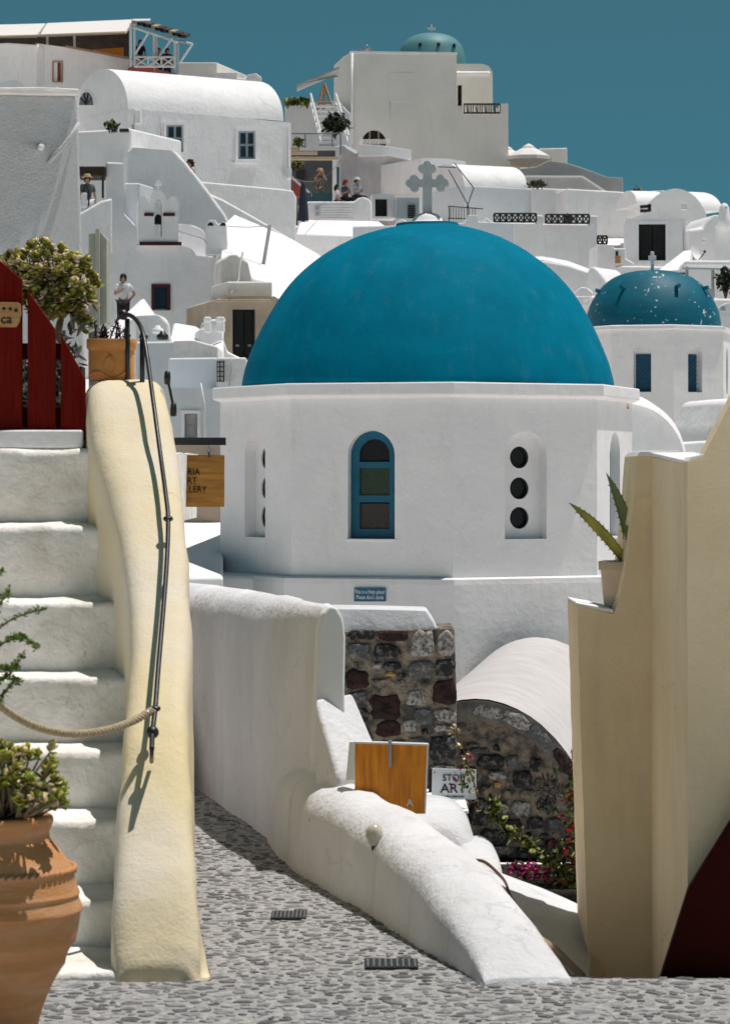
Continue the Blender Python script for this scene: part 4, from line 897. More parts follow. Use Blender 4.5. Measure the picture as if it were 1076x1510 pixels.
for x0, x1, y0, y1 in ((213, 227, 314, 318.5), (241, 258, 314, 318.5), (206, 268, 356.5, 361.5)):
    mb = MB(); mb.prism(front(pb, rect(x0, y0, x1, y1), .06), -pb.n * .1); obj('tie_beam', mb, M['red_trim'], bf)
mb = MB(); mb.box(pb.pt(200, 373, .08), pb.pt(271, 362, -.9)); 
mb = MB(); c = pb.pt(233.5, 331, -.45); mb.lathe([(.16, 0), (.13, .06), (.10, .2), (.07, .27), (.01, .3)], c, 14); obj('bell', mb, M['iron'], bf, smooth=True)
mb = MB(); mb.box(pb.pt(231.3, 280, -.4), pb.pt(234.7, 266, -.5)); mb.box(pb.pt(228, 273, -.395), pb.pt(238, 270, -.505)); obj('cross', mb, M['white'], bf)
mb = MB(); x = pl.pt(324, 470); mb.tube([pl.pt(324, 540, .2), pl.pt(324, 412, .2)], .11, 10).tube([pl.pt(325, 418, .2), pl.pt(325, 376, .2)], .12, 10); obj('downpipe', mb, M['white'], chp, smooth=40)
mass('roof_vault_wall', 'low white roof hump right of the belfry', 'roof', Pl(270, 88, 0), [(262, None), (306, None), (306, 350), (298, 338), (284, 332), (266, 330), (262, 332)], 3, 'white', .25)
cm = thing('chimney', 'white chimney with two arched smoke holes above the chapel', 'chimney', W(318, 375, 86))
mb = MB(); mb.prism([W(303, 376, 86), W(336, 376, 86), W(334, 333, 86), (W(330, 326, 86)), W(322, 331, 86), W(317, 324, 86), W(308, 325, 86), W(303, 333, 86)], (0, .6, 0)); obj('stack', mb, M['white'], cm, bevel=.03)
for x in (310.5, 329):
    mb = MB(); mb.prism([W(x + 4.5 * math.cos(math.pi * k / 8), 333 - 5 * math.sin(math.pi * k / 8), 85.98) for k in range(9)], (0, .05, 0)); obj('smoke_hole', mb, M['iron'], cm)
# rough slope and worn walls right of the chapel
def patch(name, label, cat, pts, mt='white', bevel=.1, drop=None):
    A = [W(*p) for p in pts]; B = [Vector((p.x, p.y, (terrain(p.y) - .4) if drop is None else p.z - drop)) for p in A]; n_ = len(A)
    mb = MB(); mb.add(A + B, [tuple(range(n_)), tuple(range(2 * n_ - 1, n_ - 1, -1))] + [(i, (i + 1) % n_, n_ + (i + 1) % n_, n_ + i) for i in range(n_)])
    return tag(obj(name, mb, M[mt], bevel=bevel), label, cat)
patch('slope', 'broad whitewashed slope above the tan door house', 'slope', [(322, 420, 79), (436, 445, 74), (500, 470, 72), (500, 395, 99), (430, 352, 100), (345, 316, 98), (330, 330, 92)], 'white', .05)
mass('worn_wall', 'stained cream and white wall section above the tan house', 'wall', Pl(330, 77, 10), [(326, None), (392, None), (392, 414), (372, 410), (366, 385), (350, 374), (336, 376), (326, 384)], 1.6, 'white_worn', .08)
ps = thing('leaning_pole', 'thin grey pole leaning on the white slope', 'pole', W(387, 398, 82)); 
mb = MB(); mb.tube([W(387, 399, 82), W(398, 332, 82)], .05, 8); obj('pole', mb, M['lilac'], ps)
# --- tan house with a black double door
pl = Pl(320, 72, 14)
td = house('tan_house', 'tan rendered house with black double door beside the dome', 'house', pl, [(318, None), (440, None), (440, 446), (415, 444), (405, 437), (335, 436), (320, 442)], 4, 'tan', [rect(343, 456, 377, 530)], .25)
door(td, pl, 343, 456, 377, 530)
mb = MB(); mb.prism(front(pl, rect(334, 415, 402, 437.5), -.3), -pl.n * 2); obj('parapet', mb, M['white_worn'], td, bevel=.05)
mb = MB(); mb.prism(front(pl, rect(318, 441, 400, 445), .08), -pl.n * .2); obj('cornice', mb, M['tan'], td, bevel=.02)
for x in (350, 368):
    mb = MB(); mb.prism(front(pl, rect(x - 2.5, 508, x + 2.5, 511), -.12), -pl.n * .02); obj('letter_plate', mb, M['steel'], td)
mass('white_shoulder', 'white curving wall running down in front of the black door', 'wall', Pl(320, 69, 10), [(296, None), (372, None), (372, 534), (352, 526), (336, 518), (330, 500), (329, 486), (322, 470), (306, 472), (303, 484), (296, 486)], 1.2, 'white', .10)
cm = thing('twin_chimney', 'pair of small square white chimney pots below the chapel', 'chimney', W(315, 490, 69)); 
for x0, x1, y0 in ((301, 311, 467), (319, 331, 467)):
    mb = MB(); mb.box(W(x0, 490, 68.6), W(x1, y0, 68.6) + Vector((0, .25, 0))); st_ = obj('stack', mb, M['white'], cm, bevel=.03)
    mb = MB(); mb.box(W(x0 - .8, 473, 68.57), W(x1 + .8, 469.5, 68.57) + Vector((0, .31, 0))); obj('cap', mb, M['white'], st_)
patch('sagging_roof_wall', 'bright white sagging roof left of the tan house', 'roof', [(246, 525, 66), (330, 525, 66), (330, 478, 72), (300, 484, 74), (255, 475, 74)], 'white', .1)
# --- white hipped roofs behind the orange pot
def hip(name, label, x0, x1, ye, xr, yr, d, depth):
    e0, e1 = W(x0, ye, d), W(x1, ye, d); r0 = W(xr, yr, d + depth * .5); e2, e3 = e1 + Vector((0, depth, 0)), e0 + Vector((0, depth, 0))
    t = terrain(d) - .4; b = [Vector((p.x, p.y, t)) for p in (e0, e1, e2, e3)]
    mb = MB(); mb.add([e0, e1, e2, e3, r0] + b, [(0, 1, 4), (1, 2, 4), (2, 3, 4), (3, 0, 4), (0, 5, 6, 1), (1, 6, 7, 2), (2, 7, 8, 3), (3, 8, 5, 0)])
    return tag(obj(name, mb, M['white'], bevel=.08), label, 'roof')
hip('pointed_roof', 'pointed white roof just below the woman in white', 136, 252, 508, 211, 438, 74, 5)
mass('roof_block', 'small flat white block in front of the pointed roof', 'wall', Pl(200, 70, 12), [(196, None), (256, None), (252, 476), (240, 464), (200, 466)], 2, 'white', .12)
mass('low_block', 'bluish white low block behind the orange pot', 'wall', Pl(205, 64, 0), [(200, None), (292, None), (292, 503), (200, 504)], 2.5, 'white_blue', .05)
mass('stained_block', 'rust stained white wall beside the bluish low block', 'wall', Pl(256, 63.5, 0), [(256, None), (322, None), (322, 511), (290, 502), (256, 503)], 2.0, 'white_worn', .05)
mass('shade_block', 'shaded bluish block left of the blue dome', 'wall', Pl(250, 60, -4), [(236, None), (322, None), (320, 527), (248, 528)], 3, 'white_blue', .05)  # bluish coat stands in for the shade on this block
gb = house('grille_block', 'white block with a black wall grille left of the dome', 'wall', Pl(319, 59.5, 4), [(319, None), (372, None), (364, 527), (319, 527)], 2.4, 'white_worn', (), bevel=.05)
gp = Pl(319, 59.5, 4)
bars(gb, 'grille_bar', [(gp.pt(x, 532, .05), gp.pt(x, 563, .05)) for x in (320.5, 324.5, 330)] + [(gp.pt(319.5, y, .06), gp.pt(331, y, .06)) for y in (534, 541, 548, 555, 562)], .012, 'iron', 5)
pl = Pl(240, 57, 0)
lw = house('lower_house', 'bluish white house with a small side door behind the hanging sign', 'house', pl, [(225, None), (350, None), (350, 572), (225, 573)], 3, 'white_blue', [rect(272, 610, 291, 660)], .2)
surround(lw, pl, 272, 610, 291, 660, 5, 'white', .03); door(lw, pl, 272, 610, 291, 660, 'lilac', -.15, 1)
mass('stone_coping', 'stained beige coping wall seen under the black sign bracket', 'wall', Pl(260, 53, 0), [(225, None), (332, None), (332, 655), (225, 655)], 1.5, 'tan', .03)
patch('side_roof', 'bright white roof slope left of the church drum', 'roof', [(225, 852, 47.2), (329, 852, 47.2), (329, 764, 53.5), (225, 762, 53.5)], 'white', .05)

# ------------------------------------------------------------------ terrace restaurant, top left
pl = Pl(55, 128, 24); pk = Pl(55, 128, 24 - 88)
rt = house('terrace_house', 'white terrace building under the awning, top left', 'building', pl, [(55, None), (212, None), (212, 92), (150, 80), (100, 70), (55, 64)], 9, 'white', [rect(79.5, 91, 92, 120)], .25, 0)
surround(rt, pl, 79.5, 91, 92, 120, 1.5, 'timber', .05)
mb = MB(); mb.prism(front(pl, rect(79, 90.5, 92.5, 120.5), -.2), -pl.n * .05); sw = obj('shutter', mb, M['redwall'], rt)
mb = MB(); mb.prism(front(pl, rect(80, 92, 85, 120), -.1), -pl.n * .05); obj('shutter', mb, M['white'], rt)
mb = MB(); mb.prism([pl.pt(98, 69.5, .1), pl.pt(212, 91, .1), pl.pt(212, 88, .1), pl.pt(98, 67, .1)], -pl.n * .6); obj('coping', mb, M['timber'], rt)
mass('terrace_annex', 'shaded white annex at the far left edge under the awning', 'building', Pl(54, 127.6, -30), [(-30, None), (54, None), (54, 66), (10, 63), (-30, 66)], 5, 'white', .06)
av = thing('low_vaults', 'low rounded white roofs behind the stucco house', 'roof', W(40, 130, 118))
for i, (x0, x1, y) in enumerate(((-30, 62, 118), (52, 96, 120))):
    c0_, c1_ = W(x0, 150, 118 - i * 3), W(x1, 150, 118 - i * 3); r_ = (c1_.x - c0_.x) / 2; zt_ = W(0, y, 118 - i * 3).z; zb_ = c0_.z - 1; rg = []
    for dy in (0, 6): rg.append([Vector(((c0_.x + c1_.x) / 2 - r_ * math.cos(math.pi * k / 16), c0_.y + dy, zb_ + (zt_ - zb_) * math.sin(math.pi * k / 16))) for k in range(17)])
    mb = MB(); mb.loft(rg); obj('vault', mb, M['white'], av, smooth=40)
pg = thing('pergola', 'restaurant awning and slatted pergola on pale posts, top left', 'pergola', W(200, 110, 130))
d0, d1_ = 126.5, 134
def sheet(name, pts, th, mt):
    A = [W(*p) for p in pts]; mb = MB(); nn = len(A); mb.add(A + [p - Vector((0, 0, th)) for p in A], [tuple(range(nn)), tuple(range(2 * nn - 1, nn - 1, -1))] + [(i, (i + 1) % nn, nn + (i + 1) % nn, nn + i) for i in range(nn)]); return obj(name, mb, M[mt], pg)
sheet('awning', [(-30, 53, 125), (55, 51, 125.5), (68, 34.5, 131), (-30, 37, 131)], .12, 'canvas')
sheet('awning', [(60, 50.5, 125.5), (186, 46, 126.5), (197, 28.5, 132), (70, 34, 131)], .12, 'canvas')
sheet('valance', [(-30, 55.5, 124.9), (186, 48, 126.3), (186, 46.2, 126.6), (-30, 53.2, 125.1)], .06, 'timber')
for i in range(9):
    x = 203 + i * 8.6; y = 29 + i * 2.55
    sheet('slat', [(x - 9, y + 1, 126), (x + 3, y + 2.2, 126), (x + 9, y - .5, 133), (x - 3, y - 1.6, 133)], .14, 'timber' if i % 3 == 0 else 'reed')
sheet('roof_edge', [(196, 31, 126.2), (222, 30, 126.2), (222, 27.5, 127), (196, 28, 127)], .15, 'whitemetal')
for x, y0, y1, d in ((193, 34, 98, 127), (198.5, 34, 98, 127.6), (227, 50, 106, 128), (231, 50, 106, 129), (258, 57, 109, 128.5), (262.5, 57, 109, 129.5), (70, 52, 80, 130), (110, 50, 86, 131)):
    mb = MB(); mb.box(W(x - 1.6, y1, d), W(x + 1.6, y0, d) + Vector((0, .1, 0))); obj('post', mb, M['whitemetal'], pg)
bars(pg, 'strut', [(W(199, 80, 127), W(218, 50, 127)), (W(235, 82, 128), W(254, 56, 128)), (W(196, 40, 127), W(262, 62, 128.6)), (W(262, 60, 128.6), W(284, 65, 127)), (W(284, 65, 127), (W(266, 92, 127)))], .05, 'whitemetal')
xr_ = Pl(200, 127.2, 8)
xrail('white cross braced railing on the restaurant terrace', Pl(200, 127.4, 14), 199, 258, 84, 98, 3, 'railings on the terraces', 'whitemetal', .05)
mass('terrace_floor', 'dull red terrace slab below the white railing', 'wall', Pl(200, 127.8, 14), [(199, None), (262, None), (262, 109), (199, 93)], 6, 'redwall', .03)
mb = MB(); mb.prism([W(137, 73, 131), W(182, 70, 131), W(182, 84, 131), W(137, 84, 131)], (0, .2, 0)); tag(obj('bar_counter', mb, M['orange_wood']), 'orange wooden bar front under the terrace awning', 'counter')
mb = MB(); mb.prism([W(-30, 100, 135), W(190, 100, 135), W(190, 46, 135), W(-30, 48, 135)], (0, .3, 0)); tag(obj('terrace_back_wall', mb, M['reed']), 'dark grey back wall of the restaurant terrace', 'wall')  # dark colour paints in the shade below the awning
mass('roof_box', 'plain pale roof block right of the pergola on the skyline', 'building', Pl(262, 140, -15), [(262, None), (320, None), (320, 92), (262, 92)], 5, 'beige', .05)
mass('roof_steps', 'pale stepped roof blocks behind the vaulted house ridge', 'building', Pl(320, 138, 8), [(316, None), (386, None), (386, 114), (378, 108), (364, 110), (364, 116), (350, 115), (350, 107), (316, 107)], 4, 'white', .05)

# ------------------------------------------------------------------ big beige building on the skyline
pl = Pl(517, 152, 4); n = pl.n
bb = house('beige_building', 'large plain beige building with arched window on the skyline', 'building', pl, [(517, None), (749, None), (749, 152.5), (738, 152.5), (738, 169), (682, 169), (682, 156), (673, 156), (673, 79), (517, 77)], 12, 'beige', [[(534, 222), (569, 222), (569, 208)] + [(551.5 + 17.5 * math.cos(math.pi * k / 10), 209 - 17.5 * math.sin(math.pi * k / 10)) for k in range(1, 11)]], .3)
mb = MB(); mb.prism(front(pl, rect(531, 189, 572, 224), -.28), -n * .05); aw_ = obj('window', mb, M['dark_door'], bb)
bars(aw_, 'glazing_bar', [(pl.pt(x, 222, -.24), pl.pt(x, 193, -.24)) for x in (545, 558)], .05, 'timber')
mb = MB(); mb.prism(front(pl, rect(573, 107, 609, 150), .02), -n * .018); obj('blind_panel', mb, M['beige'], bb)
pS = Pl(517, 152, 4 - 70)
mb = MB(); mb.prism([pl.pt(516, 77.5, .05), pl.pt(674, 79.5, .05), pl.pt(674, 77, .05), pl.pt(516, 75, .05)], -n * 12.1); obj('roof_edge', mb, M['white'], bb)
mass('shaded_wing', 'shaded wing left of the big beige building under the awning', 'building', Pl(517, 152.2, -58), [(492, None), (516.5, None), (516.5, 78), (506, 83), (492, 96)], 5, 'beige', .05)
pr_ = Pl(674, 155, 6)
ur = house('upper_room', 'white rooftop room with rounded top beside the teal dome', 'building', pr_, [(672, None), (726, None), (726, 106), (720, 97), (710, 94), (672, 94)], 4, 'beige', [rect(674.5, 125, 681, 157)], .3)
mb = MB(); mb.prism(front(pr_, rect(674, 124, 682, 157), -.28), -pr_.n * .05); obj('door', mb, M['dark_door'], ur)
A = [pr_.pt(671, 106, .15), pr_.pt(723, 106, .15), pr_.pt(719, 95.5, -1.2), pr_.pt(671, 95.5, -1.2)]
mb = MB(); mb.add(A + [p - Vector((0, 0, .2)) for p in A], [(0, 1, 2, 3), (4, 7, 6, 5), (0, 4, 5, 1), (1, 5, 6, 2), (2, 6, 7, 3), (3, 7, 4, 0)]); obj('roof', mb, M['white'], ur, bevel=.1)
rp = Pl(683, 152.1, 4); t = thing('railing', 'black slender railing on the beige building roof step', 'railing', rp.pt(710, 168), 'railings on the terraces')
bars(t, 'rail', [(rp.pt(683, 153.5), rp.pt(737, 153.5)), (rp.pt(683, 166.5), rp.pt(737, 166.5))], .05, 'iron')
bars(t, 'baluster', [(rp.pt(684 + i * 3.3, 153.5), rp.pt(684 + i * 3.3 + (2 if i % 4 == 1 else 0), 166.5)) for i in range(17)], .03, 'iron')
K = W(636, HOR, 170); K.z = 0; Pz = F / 170; zf = lambda y: CZ + (HOR - y) / Pz
td_ = thing('teal_dome', 'pale teal dome with small cross on the skyline', 'dome', (K.x, K.y, zf(120)))
mb = MB(); mb.lathe([(r_ / Pz, zf(y)) for r_, y in crom([(50, 120), (50, 92), (48.5, 80), (43, 66), (32, 56), (18, 51), (2, 49.5)], 5)], K, 60); obj('dome', mb, M['teal'], td_, smooth=60)
mb = MB(); mb.box(W(634.6, 51, 170), W(637.4, 36, 170) + Vector((0, .15, 0))); mb.box(W(630, 44, 169.98), W(642, 40.5, 169.98) + Vector((0, .19, 0))); obj('cross', mb, M['white'], td_)
for x in (618, 645, 668):
    a = (x - 636) / 48; mb = MB(); b = Vector((K.x + a * 48 / Pz, K.y - math.sqrt(max(0, 1 - a * a)) * 48 / Pz, zf(74))); mb.tube([b + Vector((0, .3, 0)), b + Vector((0, -.3, .05))], .1, 6); obj('dome_peg', mb, M['navy'], td_)
# awning, stair and terrace left of it
aw = thing('awning', 'grey folding awning beside the beige building', 'awning', W(470, 120, 150))
mb = MB(); A = [W(437, 125, 150), W(462, 114, 149.2), W(500, 98, 148.5)]; A = A + [p + Vector((0, 2.2, .05)) for p in A[::-1]]; A.insert(3, (A[2] + A[3]) / 2); A = A[:3] + [A[4], A[5]] if 0 else [A[0], A[1], A[2], A[4], A[6]]; mb.add(A + [p - Vector((0, 0, .1)) for p in A], [(0, 1, 2, 3, 4), (9, 8, 7, 6, 5)] + [(i, (i + 1) % 5, 5 + (i + 1) % 5, 5 + i) for i in range(5)]); obj('fabric', mb, M['canvas_grey'], aw)
bars(aw, 'arm', [(W(452, 121, 148), W(498, 112, 151))], .05, 'steel')
mass('bar_terrace', 'shaded white terrace building behind the metal stair', 'building', Pl(425, 149, 0), [(420, None), (517, None), (517, 168), (500, 150), (470, 150), (420, 156)], 6, 'white', .05)
mb = MB(); 
hd = thing('hedge', 'clipped green hedge on the terrace edge left of the stair', 'hedge', W(440, 155, 148.5))
ms = thing('metal_stair', 'white metal stair with handrails climbing to the awning terrace', 'stair', W(485, 214, 143))
for i in range(9):
    y = 213 - i * 7; d = 143 + i * .5; mb = MB(); mb.box(W(470 - i * .6, y, d), W(498 + i * .9, y - 2.4, d) + Vector((0, .5, 0))); obj('tread', mb, M['whitemetal'], ms)
for (xa, xb) in ((468, 458), (508, 495)):
    bars(ms, 'handrail', [(W(xa + 6 if xa < 480 else 514, 200, 143), W(xb, 138, 147.5)), (W(xa + 6 if xa < 480 else 514, 212, 143), W(xb, 152, 147.5))], .05, 'whitemetal')
    bars(ms, 'baluster', [(W(xb + ((xa + 6 if xa < 480 else 514) - xb) * k / 6, 138 + 62 * k / 6, 147.5 - 4.5 * k / 6), W(xb + ((xa + 6 if xa < 480 else 514) - xb) * k / 6, 152 + 60 * k / 6, 147.5 - 4.5 * k / 6)) for k in range(7)], .03, 'whitemetal')
af = thing('wooden_easel', 'tall wooden A-frame standing at the top of the metal stair', 'frame', W(478, 160, 148))
bars(af, 'leg', [(W(468, 162, 148), W(477, 123, 148.4)), (W(491, 160, 148), W(478, 123, 148.4)), (W(477, 161, 149), W(478, 123, 148.4))], .07, 'timber'); bars(af, 'cross_bar', [(W(470, 152, 148), W(488, 151, 148))], .06, 'timber')

# ------------------------------------------------------------------ café terrace in the middle distance
mass('cement_wall', 'old grey cement wall behind the cafe terrace', 'wall', Pl(505, 141, 6), [(503, None), (656, None), (656, 240), (600, 236), (590, 231), (575, 228), (530, 229), (503, 214)], 5, 'lilac', .04)
mass('cement_parapet', 'bright white parapet on top of the grey cement wall', 'wall', Pl(528, 140.6, 6), [(529, 230), (574, 229), (592, 233), (606, 235), (606, 221), (560, 214), (529, 212)], 1.0, 'white', .05)
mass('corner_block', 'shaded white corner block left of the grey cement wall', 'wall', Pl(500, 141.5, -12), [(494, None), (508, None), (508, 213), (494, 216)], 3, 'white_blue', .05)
mass('shade_recess', 'dark shaded wall under the timber beams behind the photographer', 'wall', Pl(430, 143, 0), [(420, None), (502, None), (502, 222), (420, 222)], 3, 'slate', .02)  # shade of the recess is put into the wall colour
tb = thing('beam_canopy', 'pale timber beams projecting over the photographer', 'canopy', W(460, 232, 138))
for (x0, x1, y, d) in ((420, 468, 223, 139), (420, 499, 231, 137.5), (420, 440, 217, 140)):
    mb = MB(); mb.box(W(x0, y + 4.5, d), W(x1, y, d) + Vector((0, .25, 0))); obj('beam', mb, M['slab_wood' if 0 else 'beige_pot'], tb)
mb = MB(); mb.box(W(490, 300, 139), W(496, 235, 139) + Vector((0, .3, 0))); obj('post', mb, M['white'], tb)
bars(thing('terrace_railing', 'thin grey railing above the timber beams', 'railing', W(465, 215, 140), 'railings on the terraces'), 'rail', [(W(430, 197, 140), W(502, 197, 140)), (W(502, 197, 140), W(502, 228, 140)), (W(490, 197, 140), W(490, 216, 140)), (W(450, 197, 140), W(450, 218, 140))], .035, 'steel')
mb = MB(); A = [W(432, 290, 135), W(461, 290, 135), W(432, 263, 135)]; mb.prism(A, (0, .4, 0)); rs = thing('red_stair_wall', 'dull red triangular stair wall with white top', 'wall', W(445, 292, 135)); obj('wall', mb, M['redwall'], rs)
mb = MB(); mb.prism([W(431, 264, 134.95), W(462, 291.5, 134.95), W(462, 287, 134.95), W(431, 259.5, 134.95)], (0, .5, 0)); obj('coping', mb, M['white'], rs)
tf = thing('teal_fence', 'short teal fence below the photographer', 'fence', W(470, 296, 133.5))
for i in range(12):
    mb = MB(); x = 444 + i * 3.9; mb.box(W(x, 298, 133.5), W(x + 3.2, 284, 133.5) + Vector((0, .06, 0))); obj('board', mb, M['tealrail'], tf)
mass('cafe_parapet', 'white parapet of the cafe terrace with rounded end', 'wall', Pl(455, 132, 3), [(440, None), (548, None), (548, 300), (545, 294), (536, 290), (528, 292), (522, 297), (455, 297), (440, 300)], .8, 'white', .08)
lb = thing('slatted_bench', 'white slatted bench back against the cafe parapet', 'bench', W(490, 326, 131.3))
mb = MB(); mb.box(W(463, 326, 131.4), W(521, 300, 131.4) + Vector((0, .1, 0))); obj('panel', mb, M['white_blue'], lb)
for i in range(6):
    mb = MB(); mb.box(W(473, 305.6 + i * 3.6, 131.25), W(519, 303.2 + i * 3.6, 131.25) + Vector((0, .1, 0))); obj('slat', mb, M['white'], lb)
for i in range(2):
    mb = MB(); mb.box(W(465, 309 + i * 8.5, 131.25), W(470, 304 + i * 8.5, 131.25) + Vector((0, .1, 0))); obj('vent', mb, M['grey'], lb)
cu = thing('parasol', 'closed navy parasol on a teal foot beside the cafe', 'parasol', W(447, 336, 128))
mb = MB(); c = W(447, 326, 128); mb.lathe([(.06, 0), (.24, .02), (.22, .4), (.17, 1.0), (.10, 1.55), (.03, 1.72)], c, 12); obj('canopy', mb, M['navy'], cu)
mb = MB(); mb.lathe([(.26, -.35), (.22, -.2), (.05, -.12), (.04, .05)], c, 10); obj('base', mb, M['tealrail'], cu)
mass('cafe_roof_wall', 'bright flat white roof in front of the cafe parapet', 'roof', Pl(440, 126, 0), [(434, None), (570, None), (570, 338), (560, 333), (450, 331), (434, 334)], 4, 'white', .18)
patch('cafe_roof_slope', 'sunlit white roof slope in front of the cafe', 'roof', [(436, 344, 122), (590, 350, 121), (560, 326, 129), (442, 324, 129)], 'white', .1)
cb_ = thing('service_cupboard', 'grey white service cupboard with open dark door beside the cafe', 'cupboard', W(560, 320, 134))
pl = Pl(555, 134, 5)
mb = MB(); mb.prism(front(pl, rect(549, 286, 583, 322)), -pl.n * 1.2, [front(pl, rect(553, 293, 571, 319))], .4); obj('case', mb, M['white_blue'], cb_)
mb = MB(); mb.prism(front(pl, rect(552, 292, 572, 320), -.35), -pl.n * .05); obj('door', mb, M['dark_door'], cb_)
mb = MB(); mb.prism(front(pl, rect(572, 293, 581, 320), .06), -pl.n * .05); obj('door_leaf', mb, M['whitemetal'], cb_)
lv = thing('louvre_cabinet', 'grey louvred cabinet left of the stone cross', 'cabinet', W(600, 322, 133)); 
mb = MB(); mb.box(W(584, 322, 133), W(618, 288, 133) + Vector((0, 1, 0))); obj('case', mb, M['grey_frame'], lv, bevel=.02)
mb = MB(); mb.box(W(582, 291, 132.9), W(620, 286, 132.9) + Vector((0, 1.2, 0))); obj('lid', mb, M['white_worn'], lv)
for i in range(6):
    mb = MB(); mb.box(W(601, 305 + i * 3.4, 132.92), W(612, 302.6 + i * 3.4, 132.92) + Vector((0, .1, 0))); obj('louvre', mb, M['iron'], lv)
ct = thing('chimney', 'small white chimney with two round vents left of the blue dome', 'chimney', W(590, 345, 118))
mb = MB(); mb.prism([W(x, y, 118) for x, y in ((580, 352), (606, 352), (602, 338), (600, 326), (594, 323), (586, 325), (581, 332))], (0, .5, 0)); obj('stack', mb, M['white'], ct, bevel=.06)
for x in (586, 597):
    mb = MB(); ball(mb, W(x, 330, 117.98), .055); obj('smoke_hole', mb, M['grey'], ct)

# ------------------------------------------------------------------ right of the cross
pl = Pl(625, 138, 30)
wb = house('white_tower', 'tall white wall with a small window behind the cross', 'house', pl, [(622, None), (686, None), (686, 238), (660, 234), (622, 233)], 4, 'white', [rect(645, 276, 661, 301)], .35)
window(wb, pl, 645, 276, 661, 301, 2, 1, 'grey_frame', 'window_glass', -.25)
an = thing('aerial', 'rusty bent aerial rods on the white wall behind the cross', 'aerial', W(680, 330, 130))
bars(an, 'rod', [(W(670, 241, 130), W(698, 277, 130)), (W(698, 277, 130), W(688, 306, 130)), (W(645, 246, 130), W(672, 247, 130)), (W(661, 250, 130), W(690, 303, 130.3)), (W(660, 304, 130), W(712, 308, 130)), (W(690, 303, 130.3), W(690, 340, 130))], .022, 'redstone')
bars(an, 'spindle', [(W(664 + i * 4, 306, 130), W(664 + i * 4, 322, 130)) for i in range(10)], .014, 'redstone')
bars(an, 'rod', [(W(660, 322, 130), W(704, 323, 130)), (W(662, 304, 130), W(662, 345, 130))], .022, 'redstone')
pl = Pl(685, 134, 24)
v2 = house('vaulted_store', 'white vaulted store with blue-grey wall right of the cross', 'house', pl, [(684, None), (786, None), (786, 278), (684, 273)], 4, 'white_blue')
vault('vault', pl, 684, 777, 274, 1.15, 4, 'white', v2, off=-.02)
mass('plaster_wall', 'rough white plaster wall right of the blue-grey store', 'wall', Pl(785, 135, 8), [(784, None), (840, None), (838, 279), (784, 277)], 3, 'white', .06)
mass('rough_wall', 'long rough whitewashed wall above the black door house', 'wall', Pl(836, 133, 10), [(835, None), (942, None), (938, 284), (905, 282), (835, 278)], 3, 'white', .08)
mass('skyline_block', 'pale block on the skyline behind the open parasol', 'building', Pl(795, 158, 12), [(792, None), (836, None), (836, 218), (795, 219)], 4, 'beige', .06)
mass('grey_gable', 'grey cement sloping roof wall under the skyline parasol', 'wall', Pl(770, 150, 0), [(745, None), (918, None), (918, 262), (895, 261), (860, 248), (835, 240), (808, 237), (790, 246), (765, 249), (745, 249)], 4, 'grey', .04)
mass('grey_terrace', 'lower grey cement wall with a pale top line', 'wall', Pl(770, 146, 0), [(745, None), (893, None), (893, 283), (858, 260), (745, 259)], 2, 'grey', .05)
mb = MB(); mb.prism([W(745, 260.5, 145.9), W(858, 261, 145.9), W(893, 284, 145.9), W(894, 282, 145.9), W(859, 259, 145.9), W(745, 258.5, 145.9)], (0, .5, 0)); tag(obj('wall_coping', mb, M['white']), 'thin pale coping line on the grey cement wall', 'coping')
def parasol(x, yt, yb, w, d, label):
    t = thing('parasol', label, 'parasol', W(x, yb + 30, d)); c = W(x, yb, d); r_ = w * d / F / 2; h_ = (yb - yt) * d / F
    mb = MB(); rg = []
    for s_, z in ((1.0, -.18), (1.0, .0), (.6, h_ * .42), (.24, h_ * .76)): rg.append([c + Vector((r_ * s_ * math.cos(math.pi * k / 4 + .3), r_ * s_ * math.sin(math.pi * k / 4 + .3), z)) for k in range(8)])
    mb.loft(rg, cap=False); cn_ = obj('canopy', mb, M['canvas'], t)
    mb = MB(); rg = [[c + Vector((r_ * s_ * math.cos(math.pi * k / 4 + .3), r_ * s_ * math.sin(math.pi * k / 4 + .3), z)) for k in range(8)] for s_, z in ((.3, h_ * .76), (.16, h_ * .95), (.01, h_ * 1.08))]; mb.loft(rg); obj('vent', mb, M['canvas'], cn_)
    mb = MB(); mb.tube([c + Vector((0, 0, -1.6)), c + Vector((0, 0, h_ * .8))], .05, 8); obj('pole', mb, M['whitemetal'], t)
parasol(779, 213, 231, 66, 152, 'open white parasol on the skyline terrace'); parasol(750, 217, 230, 40, 156, 'second white parasol half hidden behind the beige building')
mb = MB(); mb.box(W(748, 246, 157), W(812, 233, 157) + Vector((0, .3, 0))); tag(obj('screen_wall', mb, M['tan']), 'tan screen wall in shade under the skyline parasols', 'wall')
